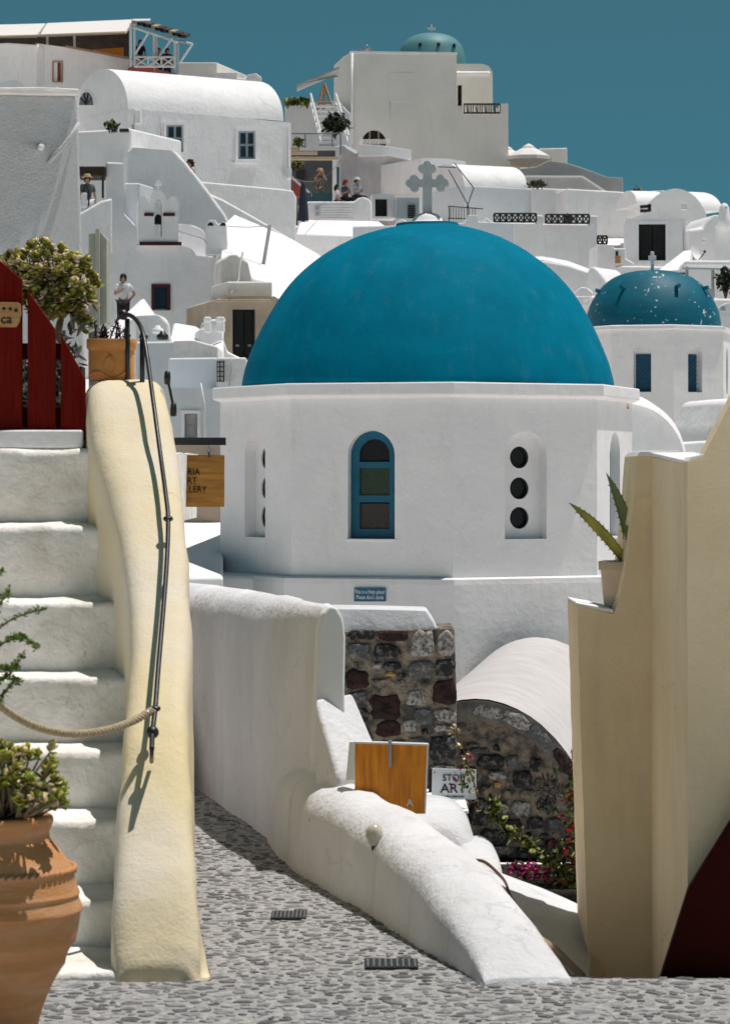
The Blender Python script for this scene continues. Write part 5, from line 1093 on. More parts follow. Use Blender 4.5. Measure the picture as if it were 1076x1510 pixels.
# railed terrace above the big dome
pl = Pl(757, 112, 4)
mass('railed_terrace', 'shaded white terrace wall carrying two black railings', 'wall', pl, [(716, None), (881, None), (881, 318), (869, 318), (869, 331), (801, 330), (801, 318), (791, 317), (791, 329), (727, 328), (716, 320)], 4, 'white', .05)
xrail('left black cross braced railing above the big dome', Pl(757, 111.8, 4), 728, 790, 315, 327, 7, 'railings on the terraces'); xrail('right black cross braced railing above the big dome', Pl(757, 111.8, 4), 804, 868, 316.5, 329, 7, 'railings on the terraces')
mass('front_wall', 'bluish white wall just behind the top of the dome', 'wall', Pl(660, 100, 0), [(520, None), (758, None), (758, 329), (705, 327), (705, 317), (689, 317), (689, 328), (640, 331), (520, 334)], 2, 'white_blue', .05)
patch('curved_ledge', 'sunlit white curving ledge right of the big dome', 'ledge', [(760, 384, 100), (800, 384, 100), (838, 391, 100), (872, 402, 100), (872, 398, 103), (836, 384, 104), (800, 378, 104), (760, 378, 104)], 'white', .05)
mass('ledge_wall', 'shaded white wall under the curving ledge', 'wall', Pl(770, 99.5, 0), [(760, None), (890, None), (890, 408), (868, 402), (838, 392), (800, 385), (760, 384)], 1, 'white', .05)
mass('step_block', 'low white steps between ledge and smaller dome', 'wall', Pl(845, 94, 0), [(838, None), (905, None), (905, 436), (868, 436), (868, 446), (838, 446)], 2, 'white', .08)
hm = thing('white_fin', 'curved sunlit white fin left of the smaller dome', 'wall', W(880, 430, 97))
mb = MB(); q = [W(x, y, 96) for x, y in ((863, 440), (862, 415), (866, 397), (872, 392), (880, 398), (890, 410), (900, 425), (902, 440))]; mb.prism(q, (.9, 1.6, .0)); obj('body', mb, M['white'], hm, bevel=.08)
mb = MB(); mb.prism([W(x, y, 93.5) for x, y in ((846, 437), (874, 437), (874, 431), (866, 424), (856, 423), (848, 430))], (0, 1.2, 0)); tag(obj('small_gable', mb, M['white'], bevel=.06), 'tiny white gable roof below the curved fin', 'roof')
mass('middle_wall', 'pale wall with a little timber hatch beside the black door house', 'wall', Pl(880, 106, 4), [(876, None), (935, None), (935, 388), (922, 381), (922, 366), (905, 366), (905, 361), (880, 361)], 2, 'white', .05)
hc = thing('hatch', 'small timber hatch in the pale wall near the black door', 'hatch', W(911, 388, 105.6)); mb = MB(); mb.box(W(906.5, 388, 105.7), W(914.5, 377, 105.7) + Vector((0, .12, 0))); obj('panel', mb, M['slab_wood'], hc); mb = MB(); mb.box(W(907, 377, 105.7), W(911, 370, 105.7) + Vector((0, .12, 0))); obj('opening', mb, M['iron'], hc)
xrail('tiny black railing left of the black door house', Pl(880, 107, 4), 880.5, 894.5, 348, 359.5, 2, 'railings on the terraces')
# house with the black door
pl = Pl(924, 110, -3)
bd_ = house('door_house', 'white arched house with a large black double door', 'house', pl, [(921, None), (1012, None), (1010, 322), (994, 321), (986, 318), (976, 313), (964, 311.5), (952, 313), (942, 318), (934, 321), (923, 323)], 3, 'white', [rect(941, 330, 981, 384)], .35)
door(bd_, pl, 941, 330, 981, 384, 'dark_door', -.25)
surround(bd_, pl, 941, 330, 981, 384, 4.5, 'white', .06)
patch('stair_wedge', 'sunlit white stair wedge in front of the black door house', 'wall', [(968, 399, 98), (1012, 399, 98), (1020, 368, 103), (1006, 370, 103)], 'white', .06)
mass('threshold', 'sunlit white landing below the black door', 'wall', Pl(930, 106, 0), [(905, None), (1000, None), (1000, 393), (905, 391)], 3, 'white', .1)
# big vault gable on the right skyline
pl = Pl(955, 125, -6)
gb2 = thing('vault_gable', 'grey arched gable with sunlit white vaults on the right skyline', 'building', pl.pt(1000, None))
q = [pl.pt(950, None), pl.pt(1044, None)] + [pl.pt(x, y) for x, y in crom([(1044, 330), (1038, 310), (1026, 292), (1010, 281), (993, 278), (976, 283), (962, 293), (950, 305)], 4)]
mb = MB(); mb.prism(q, -pl.n * .4); obj('gable', mb, M['white'], gb2)
pv = Pl(1000, 129, 20)
vault('vault', Pl(938, 128, 12), 938, 990, 301, .70, 3.0, 'white', gb2); vault('vault', Pl(1000, 127.5, 24), 1000, 1064, 309, 1.0, 4.6, 'white', gb2)
mass('right_block', 'white block with rounded dome roof right of the door house', 'wall', Pl(1020, 112, 10), [(1014, None), (1080, None), (1080, 331), (1066, 318), (1052, 316), (1042, 324), (1036, 335), (1014, 338)], 3, 'white', .12)
mass('narrow_block', 'tall white block at the right edge under the chimney', 'wall', Pl(1050, 108, -8), [(1051, None), (1100, None), (1100, 333), (1053, 333)], 2, 'white', .05)
ch3 = thing('chimney', 'rounded white chimney at the right edge', 'chimney', W(1067, 334, 107.5)); mb = MB(); c = W(1067, 336, 107.7); mb.lathe([(.28, 0), (.22, .3), (.19, .6), (.17, .75), (.10, .86), (.01, .9)], c, 16); obj('stack', mb, M['white'], ch3, smooth=True); mb = MB(); ball(mb, W(1070, 306, 107.5), .05); obj('smoke_hole', mb, M['grey'], ch3)
dsh = thing('satellite_dish', 'white satellite dish near the right edge above the awning', 'satellite dish', W(1026, 392, 100))
c = W(1025, 374, 99); dv = Vector((.75, -.55, .45)).normalized(); x_ = dv.cross(Vector((0, 0, 1))).normalized(); y_ = x_.cross(dv); rg = [[c + (x_ * math.cos(2 * math.pi * k / 20) + y_ * math.sin(2 * math.pi * k / 20)) * r_ + dv * o_ for k in range(20)] for r_, o_ in ((.02, -.10), (.16, -.07), (.26, 0), (.27, .02), (.15, -.05), (.02, -.08))]
mb = MB(); mb.loft(rg); obj('dish', mb, M['white'], dsh, smooth=40); bars(dsh, 'arm', [(c - y_ * .25, c + dv * .33 - y_ * .12), (c - dv * .1, W(1022, 395, 99.5))], .02, 'iron'); mb = MB(); ball(mb, c + dv * .33 - y_ * .10, .05); obj('receiver', mb, M['iron'], dsh)
mass('right_lower_wall', 'white wall and ledge below the satellite dish', 'wall', Pl(1000, 98, 0), [(985, None), (1100, None), (1100, 384), (1010, 384), (1000, 396), (985, 398)], 2, 'white', .08)
ra = thing('shade_awning', 'flat grey shade cloth on posts at the right edge', 'awning', W(1040, 430, 92))
mb = MB(); A = [W(1006, 394, 91), W(1100, 396, 91), W(1100, 390, 95), W(1012, 390, 95)]; mb.add(A + [p - Vector((0, 0, .06)) for p in A], [(0, 1, 2, 3), (7, 6, 5, 4), (0, 4, 5, 1), (1, 5, 6, 2), (2, 6, 7, 3), (3, 7, 4, 0)]); obj('cloth', mb, M['canvas_grey'], ra)
bars(ra, 'post', [(W(1012, 425, 91.2), W(1012, 393, 91.2)), (W(1050, 425, 93), W(1050, 393, 93))], .05, 'steel')
mass('right_end_wall', 'white wall right of the smaller dome', 'wall', Pl(1000, 89, 0), [(1000, None), (1100, None), (1100, 441), (1053, 440), (1053, 425), (1000, 425)], 2, 'white', .08)
mb = MB(); mb.box(W(1042, 440, 88.6), W(1053, 425, 88.6) + Vector((0, .2, 0))); tag(obj('dark_hatch', mb, M['grey']), 'dark grey hatch beside the shrub at the right edge', 'hatch')
sr = thing('chimney', 'small arched white vent hood right of the smaller dome', 'chimney', W(1068, 480, 84)); mb = MB(); mb.prism([W(x, y, 84) for x, y in ((1058, 490), (1090, 490), (1090, 462), (1084, 450), (1072, 446), (1062, 450), (1058, 462))], (0, .6, 0)); obj('hood', mb, M['white'], sr, bevel=.04); mb = MB(); mb.prism([W(1066 + 3.2 * math.cos(math.pi * k / 8), 458 - 6 * math.sin(math.pi * k / 8), 83.98) for k in range(9)], (0, .05, 0)); obj('smoke_hole', mb, M['grey'], sr)
mass('far_right_wall', 'sunlit white wall corner behind the cream pier', 'wall', Pl(1060, 62, 20), [(1044, None), (1120, None), (1120, 585), (1066, 590), (1052, 625), (1044, 640)], 2, 'white', .12)

# pipes, cables, lamps and vents fixed to the houses
def fix(parent, name, pts, r_, mt='iron', seg=5):
    mb = MB(); mb.tube([Vector(p) for p in pts], r_, seg); return obj(name, mb, M[mt], parent, smooth=True)
pv = Pl(190, 112, 33)
fix(vh, 'downpipe', [pv.pt(196, 184, .1), pv.pt(199, 200, .1), pv.pt(195, 215, .1)], .05, 'whitemetal'); fix(vh, 'cable', [pv.pt(237, 172, .04), pv.pt(238, 215, .04), pv.pt(236, 232, .04)], .02, 'grey'); fix(vh, 'cable', [pv.pt(425, 190, .04), pv.pt(424, 240, .04), pv.pt(427, 262, .04)], .02, 'grey')
mb = MB(); mb.box(pv.pt(424, 262, .25), pv.pt(430, 250, .02)); obj('junction_box', mb, M['white'], vh)
pb_ = Pl(517, 152, 4)
fix(bb, 'cable', [pb_.pt(575, 150, .02), pb_.pt(575, 188, .02)], .018, 'beige'); fix(bb, 'downpipe', [pb_.pt(519, 78, .1), pb_.pt(519, 212, .1)], .07, 'white')
fix(bb, 'aerial_mast', [W(541, 76, 155), W(541, 66, 155)], .04, 'steel')
for k in range(3): fix(bb, 'aerial_rod', [W(530 + k * 2, 70 + k * 1.5, 155), W(549 - k, 71.5 + k * 1.2, 155)], .025, 'steel')
for x in (571 + i * 3.2 for i in range(-12, 2)): fix(bb, 'spike', [W(x - 2, 212, 151), W(x, 206, 150.6)], .035, 'white')
pc_ = Pl(165, 86, 7)
fix(chp, 'cable', [pc_.pt(262, 340, .05), pc_.pt(300, 352, .4), pc_.pt(318, 380, .05)], .015, 'grey'); fix(chp, 'wall_lamp', [pc_.pt(322, 400, .3), pc_.pt(326, 403, .35)], .09, 'steel', 8)
fix(td, 'cable', [pl_.pt(358, 372, .1) for pl_ in (Pl(330, 77, 10),)] + [W(353, 395, 76.6), W(352, 412, 76.4), W(341, 432, 71.8)], .03, 'grey')
fix(lw, 'conduit', [W(296, 565, 56.9), W(302, 602, 56.9), W(303, 650, 56.9)], .02, 'whitemetal'); fix(gb, 'conduit', [gp.pt(340, 528, .05), gp.pt(341, 545, .05), gp.pt(338, 570, .05)], .012, 'grey')
pdh = Pl(924, 110, -3)
fix(bd_, 'cable', [pdh.pt(1009, 325, .05), pdh.pt(1007, 360, .06), pdh.pt(1010, 388, .05)], .025, 'grey')
for i, (x, y, d, w) in enumerate(((1004, 300, 115, 9), (1035, 352, 108, 6))):
    mb = MB(); mb.box(W(x, y + w, d), W(x + w, y, d) + Vector((0, .3, 0))); tag(obj('vent_box', mb, M['white_worn'], bevel=.02), ('pale vent box behind the arched door house', 'small pale vent box on the block under the right chimney')[i], 'vent')
ob = thing('roof_railing', 'dark bench and rail on the roof beside the arched door house', 'railing', W(945, 312, 112)); bars(ob, 'rail', [(W(943, 305, 112), W(958, 304, 112)), (W(943, 311, 112), W(956, 311, 112)), (W(957, 301, 112), W(957, 313, 112))], .07, 'iron')
for i, (x, y, d) in enumerate(((240, 497, 62.5), (233, 488, 66))):
    mb = MB(); c = W(x, y + 4, d); mb.lathe([(.10, 0), (.13, .03), (.12, .10), (.06, .14), (.05, .18)], c, 14); tag(obj('roof_vent', mb, M['iron' if i == 0 else 'white'], smooth=True), ('dark round vent on the bluish low block', 'white round vent behind the dark vent')[i], 'vent')
ln = thing('washing_line', 'thin line strung from the leaning pole to the chimney', 'line', W(390, 335, 83)); fix(ln, 'cord', [W(336, 334, 86), W(366, 335, 84), W(398, 333, 82)], .012, 'grey')
fix(ch, 'rust_pipe', [W(925, 596, 49.2), W(925, 602, 49.0)], .02, 'timber')

# smaller furniture of the terraces
def crate(name, label, cat, x0, y0, x1, y1, d, mt, dep=.3, bev=.02): 
    mb = MB(); mb.box(W(x0, y1, d), W(x1, y0, d) + Vector((0, dep, 0))); return tag(obj(name, mb, M[mt], bevel=bev), label, cat)
crate('wall_opening_grille', 'dark grille in the shaded wall below the timber beams', 'grille', 436, 250, 449, 268, 142.6, 'iron', .3)  # invented dark block filling a dark area of the wall
crate('doorway_shutter', 'dark blue doorway shutter behind the photographer', 'shutter', 492, 246, 500, 292, 140.4, 'tealrail', .3)
for i, (x0, y0, x1, y1, d0, d1, lab) in enumerate(((430, 262, 503, 236, 107, 138, 'overhead cable from the vaulted house to the cafe'),)):
    a, b = W(x0, y0, d0), W(x1, y1, d1); mb = MB(); mb.tube([a.lerp(b, k / 8) - Vector((0, 0, .5 * math.sin(math.pi * k / 8))) for k in range(9)], .014, 4); tag(obj('cable', mb, M['iron']), lab, 'cable')
# ------------------------------------------------------------------ jars, plants, signs near the camera
def leaf_mesh(name, m_, w=.55, th=.12, cup=.25):
    n = 4; v = []; f = []
    for i in range(n + 1):
        t = i / n; ww = w * .5 * math.sin(math.pi * min(1, t ** (1.5 if th > .15 else .8) * .90 + .05)) ; z = cup * t * t * .5
        v += [(-ww, t, z + ww * cup), (0, t, z - th * .5 * math.sin(math.pi * t)), (ww, t, z + ww * cup), (0, t, z + th * .3 * math.sin(math.pi * t))]
    for i in range(n):
        for k in range(4): f.append((i*4 + k, i*4 + (k+1) % 4, (i+1)*4 + (k+1) % 4, (i+1)*4 + k))
    me = bpy.data.meshes.new(name); me.from_pydata(v, [], f); me.materials.append(m_); me.polygons.foreach_set('use_smooth', [True] * len(f)); me.update(); return me
LM = {k: leaf_mesh('leaf', M[m_], w, th, c) for k, m_, w, th, c in (('j1', 'leaf1', .82, .2, .3), ('j2', 'leaf2', .82, .2, .3), ('s', 'leaf3', .75, .2, .2), ('v', 'leaf4', .7, .03, .35), ('d', 'darkleaf', .6, .05, .2), ('m', 'magenta', .8, .02, .4), ('r', 'redbract', .8, .02, .4), ('g', 'drygrey', .35, .2, .1), ('p', 'purple', .3, .3, .1))}
class Leaves:
    """collects leaf placements; the largest become parts, the rest one mass"""
    def __init__(s): s.a = []
    def put(s, key, p, dirv, L, roll=0): s.a.append((key, Vector(p), Vector(dirv).normalized(), L, roll))
    def build(s, parent, most=290, name='leaf'):
        s.a.sort(key=lambda q: (q[3] / q[1].y) * (1 + .3 * (-q[2].y)) - q[1].y * .004, reverse=True); rest = {}
        for i, (key, p, dv, L, roll) in enumerate(s.a):
            up = Vector((0, 0, 1)) if abs(dv.z) < .95 else Vector((1, 0, 0)); x = dv.cross(up).normalized(); z = x.cross(dv)
            m4 = Matrix.Translation(p) @ Matrix(((x.x, dv.x, z.x, 0), (x.y, dv.y, z.y, 0), (x.z, dv.z, z.z, 0), (0, 0, 0, 1))) @ Matrix.Rotation(roll, 4, 'Y') @ Matrix.Scale(L, 4)
            if i < most: inst(LM[key], name, m4, parent)
            else:
                mb = rest.setdefault(key, MB()); me = LM[key]; mb.add([m4 @ v.co for v in me.vertices], [tuple(q.vertices) for q in me.polygons])
        for key, mb in rest.items():
            o = obj('foliage', mb, LM[key].materials[0], parent, smooth=True); o['kind'] = 'stuff'
def rv(rn): 
    while True:
        v = Vector((rn.uniform(-1, 1), rn.uniform(-1, 1), rn.uniform(-1, 1)))
        if .05 < v.length < 1: return v.normalized()
def rosette(L, rn, p, dv, size, n, keys):
    dv = Vector(dv).normalized(); a = dv.cross(Vector((.3, .5, .8))).normalized(); b = dv.cross(a)
    for k in range(n):
        t = k * 2.4; e = rn.uniform(.35, 1.1) * (1 - k / n * .6)
        L.put(rn.choice(keys), p + dv * size * .3 * (k / n), dv * (1.1 - e) + (a * math.cos(t) + b * math.sin(t)) * e, size * rn.uniform(.7, 1.1), rn.uniform(-.6, .6))

# jade plant behind the gate
rn = random.Random(21)
DJ = 13.6; base = W(86, 548, DJ); base.z = 1.9
jp = thing('jade_plant', 'bushy jade plant with pinkish leaves above the maroon gate', 'plant', base)
L = Leaves(); mbt = MB(); fork = W(90, 470, DJ)
mbt.tube([base, W(84, 515, DJ), W(86, 490, DJ), fork], [.022, .020, .018, .015], 8)
tips = []
for (cx, cy, rx, ry, k) in ((72, 406, 66, 46, 84), (36, 405, 34, 32, 30), (112, 430, 30, 38, 30), (60, 442, 50, 26, 34)):
    for _ in range(k):
        v = rv(rn); v.y = -abs(v.y) if rn.random() < .72 else v.y; s_ = rn.uniform(.72, 1.0)
        tips.append((W(cx + v.x * rx * s_, cy - v.z * ry * s_, DJ + v.y * .17), v))
tips += [(W(x, y, DJ - .1), Vector((.4, -.5, -.3))) for x, y in ((118, 462), (125, 470), (130, 478), (122, 483), (114, 476), (110, 458), (86, 458), (78, 455), (34, 440), (42, 448))]
arms = [fork] + [W(x, y, DJ + dy) for x, y, dy in ((70, 440, .05), (110, 440, -.05), (50, 430, 0), (125, 445, 0), (80, 415, -.08), (100, 415, .1))]
for p in arms[1:]: mbt.tube([fork, fork.lerp(p, .5) + Vector((0, 0, .015)), p], [.013, .010, .007], 6)
for p, v in tips:
    q = min(arms[1:], key=lambda a_: (a_ - p).length); mbt.tube([q, q.lerp(p, .5) - Vector((0, 0, .01)), p], [.006, .005, .003], 5)
    rosette(L, rn, p, v + Vector((0, -.35, .45)), .044, 9, ['j1', 'j1', 'j1', 'j2', 'j2'] if rn.random() < .6 else ['j1', 'j1', 'j1', 'j1', 'j2'])
obj('stem', mbt, M['bark'], jp, smooth=True); L.build(jp, 290)
# low grey succulents behind the gate
gs = thing('grey_succulent', 'spiky grey succulent under the jade plant, behind the pickets', 'plant', W(90, 600, 13.45)); L = Leaves()
for _ in range(260):
    x = rn.uniform(20, 118); y = rn.uniform(485 if x > 84 else 520, 620); L.put('g', W(x, y, 13.35 + rn.uniform(-.1, .15)), rv(rn) + Vector((0, -.3, .5)), rn.uniform(.05, .09))
mbt = MB(); mbt.box(W(10, 640, 13.5), W(120, 540, 13.5) + Vector((0, .2, 0))); obj('root_mass', mbt, M['soil'], gs); L.build(gs, 120)

# orange pot on top of the yellow wall
po = W(165, 553, 13.32); po.z = 2.185; k_ = F / 13.32
op_ = thing('orange_pot', 'square-sided orange clay pot on top of the yellow wall', 'pot', po)
r0 = 33 / k_; h = (553 - 492) / k_
def sq(r_, z, n=32):
    out = []
    for k in range(n):
        t = 2 * math.pi * k / n; c, s_ = math.cos(t), math.sin(t); q = r_ / (abs(c) ** 5 + abs(s_) ** 5) ** .2; out.append(po + Vector((c * q, s_ * q, z)))
    return out
mb = MB(); mb.loft([sq(r0 * .98, 0), sq(r0, .01), sq(r0, h * .68), sq(r0 * .99, h * .72), sq(r0 * 1.08, h * .80), sq(r0 * 1.09, h * .97), sq(r0 * 1.07, h), sq(r0 * .98, h), sq(r0 * .95, h * .9)]); obj('body', mb, M['orange_pot'], op_, smooth=40)
mb = MB(); mb.loft([sq(r0 * .97, h * .80), sq(r0 * .96, h * .91), sq(r0 * .3, h * .95)]); obj('soil', mb, M['soil'], op_, smooth=True)
pts_ = [po + Vector((dx, -r0 * 1.012, h * z)) for dx, z in ((0, .62), (.018, .48), (.028, .32), (.016, .2), (0, .15), (-.016, .2), (-.028, .32), (-.018, .48))]; pass
mb = MB(); mb.tube([p + Vector((0, .004, 0)) for p in pts_ + pts_[:1]], .006, 6); obj('moulded_leaf', mb, M['orange_pot'], op_, smooth=True)
mb = MB(); mb.tube([po + Vector((-.09 + i * .02, -r0 * 1.0, .022 + .016 * math.sin(i * .9))) for i in range(10)], .006, 6); obj('moulded_band', mb, M['orange_pot'], op_, smooth=True)
hp = thing('heather', 'dark purple spiky plant in the orange pot', 'plant', po + Vector((0, 0, h * .9))); L = Leaves(); mbt = MB()
for i in range(14):
    b = po + Vector((rn.uniform(-.07, .07), rn.uniform(-.05, .06), h * .9)); tp = b + Vector((rn.uniform(-.02, .05), rn.uniform(-.03, .03), rn.uniform(.04, .10))); mbt.tube([b, tp], .004, 5)
    for _ in range(20): L.put('p', b.lerp(tp, rn.random()), rv(rn) + Vector((0, 0, .6)), rn.uniform(.014, .024))
obj('stem', mbt, M['purple'], hp); L.build(hp, 120)

# big terracotta jar
jc = Vector((W(-6, 1500, 9.25).x, 9.25, 0)); kj = F / 9.25
jr = thing('terracotta_jar', 'large ribbed terracotta jar at the foot of the steps', 'jar', jc)
zj = lambda y: CZ + (HOR - y) / kj
pf = [(58, 1560), (60, 1525), (68, 1490), (84, 1450), (99, 1425), (102, 1421), (105, 1408), (113, 1392), (118, 1387), (121, 1372), (125, 1345), (128, 1342), (127, 1336), (122, 1322), (124, 1317), (121, 1310), (115, 1288), (117, 1283), (112, 1278), (98, 1258), (86, 1243), (80, 1236), (79, 1226), (82, 1219), (85, 1210), (83, 1203), (76, 1201), (70, 1206), (68, 1220)]
pfm = [(r_ / kj, zj(y)) for r_, y in crom(pf, 3)]; pfm = [(r_, z) for r_, z in pfm]; zmin = pfm[0][1]
pfm = [(.125, 0.004)] + [(r_, max(.004, z)) for r_, z in pfm if z > .01]
mb = MB(); mb.lathe(pfm, jc, 72); obj('body', mb, M['terra'], jr, smooth=60)
zr = zj(1281); mb = MB()
for i in range(64):
    a = 2 * math.pi * i / 64; c = jc + Vector((math.cos(a), math.sin(a), 0)) * (116.5 / kj); tdir = Vector((-math.sin(a), math.cos(a), 0)); mb.tube([c + Vector((0, 0, zr - .008)) - tdir * .008, c + Vector((0, 0, zr + .008)) + tdir * .008], .0068, 5)
obj('rope_band', mb, M['terra'], jr, smooth=True)
mb = MB(); mb.lathe([(.08, zj(1240)), (68 / kj, zj(1216)), (.02, zj(1208))], jc, 24); obj('soil', mb, M['soil'], jr, smooth=True)
jb = jc + Vector((0, 0, zj(1210)))
j2 = thing('jade_plant', 'smaller jade plant growing in the terracotta jar', 'plant', jb); L = Leaves(); mbt = MB()
for _ in range(86):
    v = rv(rn); v.z = abs(v.z) * .9 + .02; x = 0 + v.x * 92; y = 1192 - v.z * 92; p = W(x, y, 9.2 + v.y * .16)
    if rn.random() < .30: p = W(rn.uniform(0, 90), rn.uniform(1105, 1192), 9.12 + rn.uniform(-.1, .1))
    b = jb + Vector((rn.uniform(-.05, .1), rn.uniform(-.05, .05), -.02)); mbt.tube([b, b.lerp(p, .5) + Vector((0, 0, -.01)), p], [.007, .005, .003], 5)
    rosette(L, rn, p, v + Vector((0, -.3, .3)), .036, 8, ['j1', 'j1', 'j1', 'j2', 's'])
obj('stem', mbt, M['bark'], j2, smooth=True); L.build(j2, 290)
# small-leaved shrub reaching in from the left
sb_ = W(-75, 1215, 9.6); sb_.z = zj(1205)
s3 = thing('leafy_shrub', 'reddish stemmed shrub with tiny round leaves reaching in from left', 'plant', jb + Vector((-.1, 0, 0))); L = Leaves(); mbt = MB()
root = jb + Vector((-.06, .02, -.02)); hub = W(-62, 1020, 9.25); mbt.tube([root, W(-50, 1120, 9.25), hub, W(-58, 900, 9.3)], [.014, .012, .010, .006], 8)
for (x0, y0, x1, y1, x2, y2) in ((-58, 900, -20, 870, 4, 842), (-60, 960, -10, 905, 14, 870), (-62, 980, 10, 918, 66, 898), (-62, 990, 5, 948, 38, 942), (10, 940, 35, 940, 56, 956), (-62, 1010, 0, 1005, 34, 966), (-20, 1005, 10, 1000, 29, 1005), (-60, 1015, -10, 1030, 20, 1008), (-62, 1020, -20, 1045, 2, 1032), (-58, 905, -25, 880, 12, 878), (-10, 985, 12, 985, 26, 985)):
    P_ = [Vector(q) for q in crom([tuple(W(x0, y0, 9.25)), tuple(W(x1, y1, 9.2)), tuple(W(x2, y2, 9.18))], 12)]; mbt.tube(P_, [.0045 * (1 - .6 * i / len(P_)) for i in range(len(P_))], 5)
    for i, p in enumerate(P_[4:]):
        for _ in range(5): L.put('s', p + rv(rn) * .006, rv(rn) + Vector((0, -.2, .3)), rn.uniform(.010, .018))
obj('stem', mbt, M['twig'], s3, smooth=True); L.build(s3, 290)

# hanging gallery sign
gsn = thing('hanging_sign', 'varnished wooden gallery sign hanging from a black bracket', 'sign', W(228, 1000, 16.4))
DS = 16.4
mb = MB(); mb.box(W(226, 656.5, DS), W(333, 645, DS) + Vector((0, .05, 0))); obj('bracket', mb, M['iron'], gsn, bevel=.003)
mb = MB(); a = W(228, 656, DS + .02); mb.box((a.x - .03, DS, -.0), (a.x + .03, DS + .06, a.z + .08)); obj('post', mb, M['iron'], gsn)
mb = MB(); mb.box(W(232, 747.5, DS + .01), W(331, 671, DS + .01) + Vector((0, .035, 0)));  bo = obj('board', mb, M['wood'], gsn, bevel=.002)
for x in (308, 250):
    mb = MB(); mb.tube([W(x, 656, DS + .02), W(x, 661, DS + .02)], .005, 6).tube([W(x + 3 * math.cos(t * .785), 664.5 + 3.4 * math.sin(t * .785), DS + .02) for t in range(9)], .004, 5).tube([W(x, 667, DS + .02), W(x + 1, 675, DS + .0)], .005, 6); obj('hook', mb, M['steel'], gsn)
def line(body, xr, y, hpx):
    me = text_mesh(body, hpx * DS / F / .70, .003); xs = [v.co.x for v in me.vertices]; me.transform(Matrix.Diagonal((.88, 1, 1, 1))); w_ = max(xs) * .88
    me.materials.clear(); me.materials.append(M['ink']); o = bpy.data.objects.new('lettering', me); p = W(xr, y, DS + .006); o.matrix_basis = Matrix.Translation((p.x - w_, p.y, p.z)) @ Matrix.Rotation(R(90), 4, 'X'); link(o, gsn)
line('RIA', 295, 696, 9.6); line('ART', 290.5, 709, 9.6); line('ALLERY', 305, 722, 9.6)

# orange board and art sign by the low wall
rb = thing('orange_board', 'orange varnished board with steel strap behind the low wall', 'board', W(572, 1195, 13.0))
DB = 12.95
mb = MB(); mb.prism([W(523, 1200, DB), W(625, 1200, DB), W(630, 1099, DB), W(523, 1096, DB)], (0, .02, 0)); obj('panel', mb, M['orange_wood'], rb)
mb = MB(); mb.prism([W(510, 1150, DB + .05), W(522.5, 1150, DB - .012), W(523.5, 1094.5, DB - .012), W(515, 1094, DB + .05)], (0, .05, 0)); obj('edge', mb, M['white_blue'], rb)
mb = MB(); mb.prism([W(521, 1096, DB - .01), W(631, 1099.5, DB - .01), W(631, 1097, DB - .01), W(521, 1093.5, DB - .01)], (0, .045, 0)); obj('top_edge', mb, M['white_blue'], rb)
mb = MB(); mb.prism([W(625, 1200, DB - .008), W(627.5, 1200, DB - .008), W(632, 1098, DB - .008), W(629.5, 1098, DB - .008)], (0, .04, 0)); obj('side_edge', mb, M['white_blue'], rb)
mb = MB(); mb.box(W(572.5, 1131, DB - .015), W(577.5, 1092, DB - .015) + Vector((0, .012, 0))); obj('strap', mb, M['steel'], rb, bevel=.002)
text('lettering', 'A', .045, W(604, 1184, DB - .003), M['print_white'], rb); 
ss = thing('art_sign', 'pale sign reading STOP ART on the brick ledge', 'sign', W(669, 1180, 14.9))
DG = 14.9
mb = MB(); mb.prism([W(636, 1178, DG), W(702, 1179, DG), W(702, 1135, DG), W(637, 1133, DG)], (0, .012, 0)); obj('board', mb, M['sign_grey'], ss, bevel=.002)
text('lettering', 'STOP', .048, W(668, 1147.5, DG - .004), M['ink'], ss, 0, .95); text('lettering', 'ART', .066, W(668, 1163.5, DG - .004), M['ink'], ss, 0, 1.05); text('lettering', 'ART GALLERY CREATION', .013, W(662, 1174.8, DG - .004), M['ink'], ss, 0, 1)
for x, y in ((640.5, 1139), (698, 1139)):
    mb = MB(); ball(mb, W(x, y, DG - .001), .004); obj('nail', mb, M['iron'], ss)
bl_ = thing('brick_ledge', 'white topped ledge with a brown back carrying the art sign', 'ledge', W(650, 1300, 15))
mb = MB(); a = W(598, 1196, 14.45); b = W(688, 1196, 14.45); mb.box((a.x, 14.45, -2.6), (b.x, 15.4, W(0, 1196, 14.45).z)); obj('body', mb, M['redstone'], bl_, bevel=.01)
mb = MB(); mb.box((a.x - .01, 14.43, W(0, 1199, 14.45).z), (b.x + .008, 15.42, W(0, 1194.5, 14.45).z)); obj('top', mb, M['white'], bl_, bevel=.004)
mb = MB(); mb.box(W(632, 1194, 15.1), W(690, 1184, 15.1) + Vector((0, .12, 0))); obj('batten', mb, M['timber'], bl_, bevel=.004)
mb = MB(); mb.box(W(632, 1194, 15.25), W(690, 1134, 15.25) + Vector((0, .05, 0))); obj('back_board', mb, M['redstone'], bl_)
mb = MB(); mb.box(W(686, 1215, 14.44), W(689, 1197, 14.44) + Vector((0, .02, 0))); obj('orange_edge', mb, M['orange_pot'], bl_)
mb = MB(); c = W(633, 1194, 14.6); mb.lathe([(.015, 0), (.018, .008), (.018, .025), (.013, .038), (.004, .045)], c, 12); tag(obj('pebble_lamp', mb, M['bulb'], smooth=True), 'small round pale lamp beside the orange board corner', 'lamp')

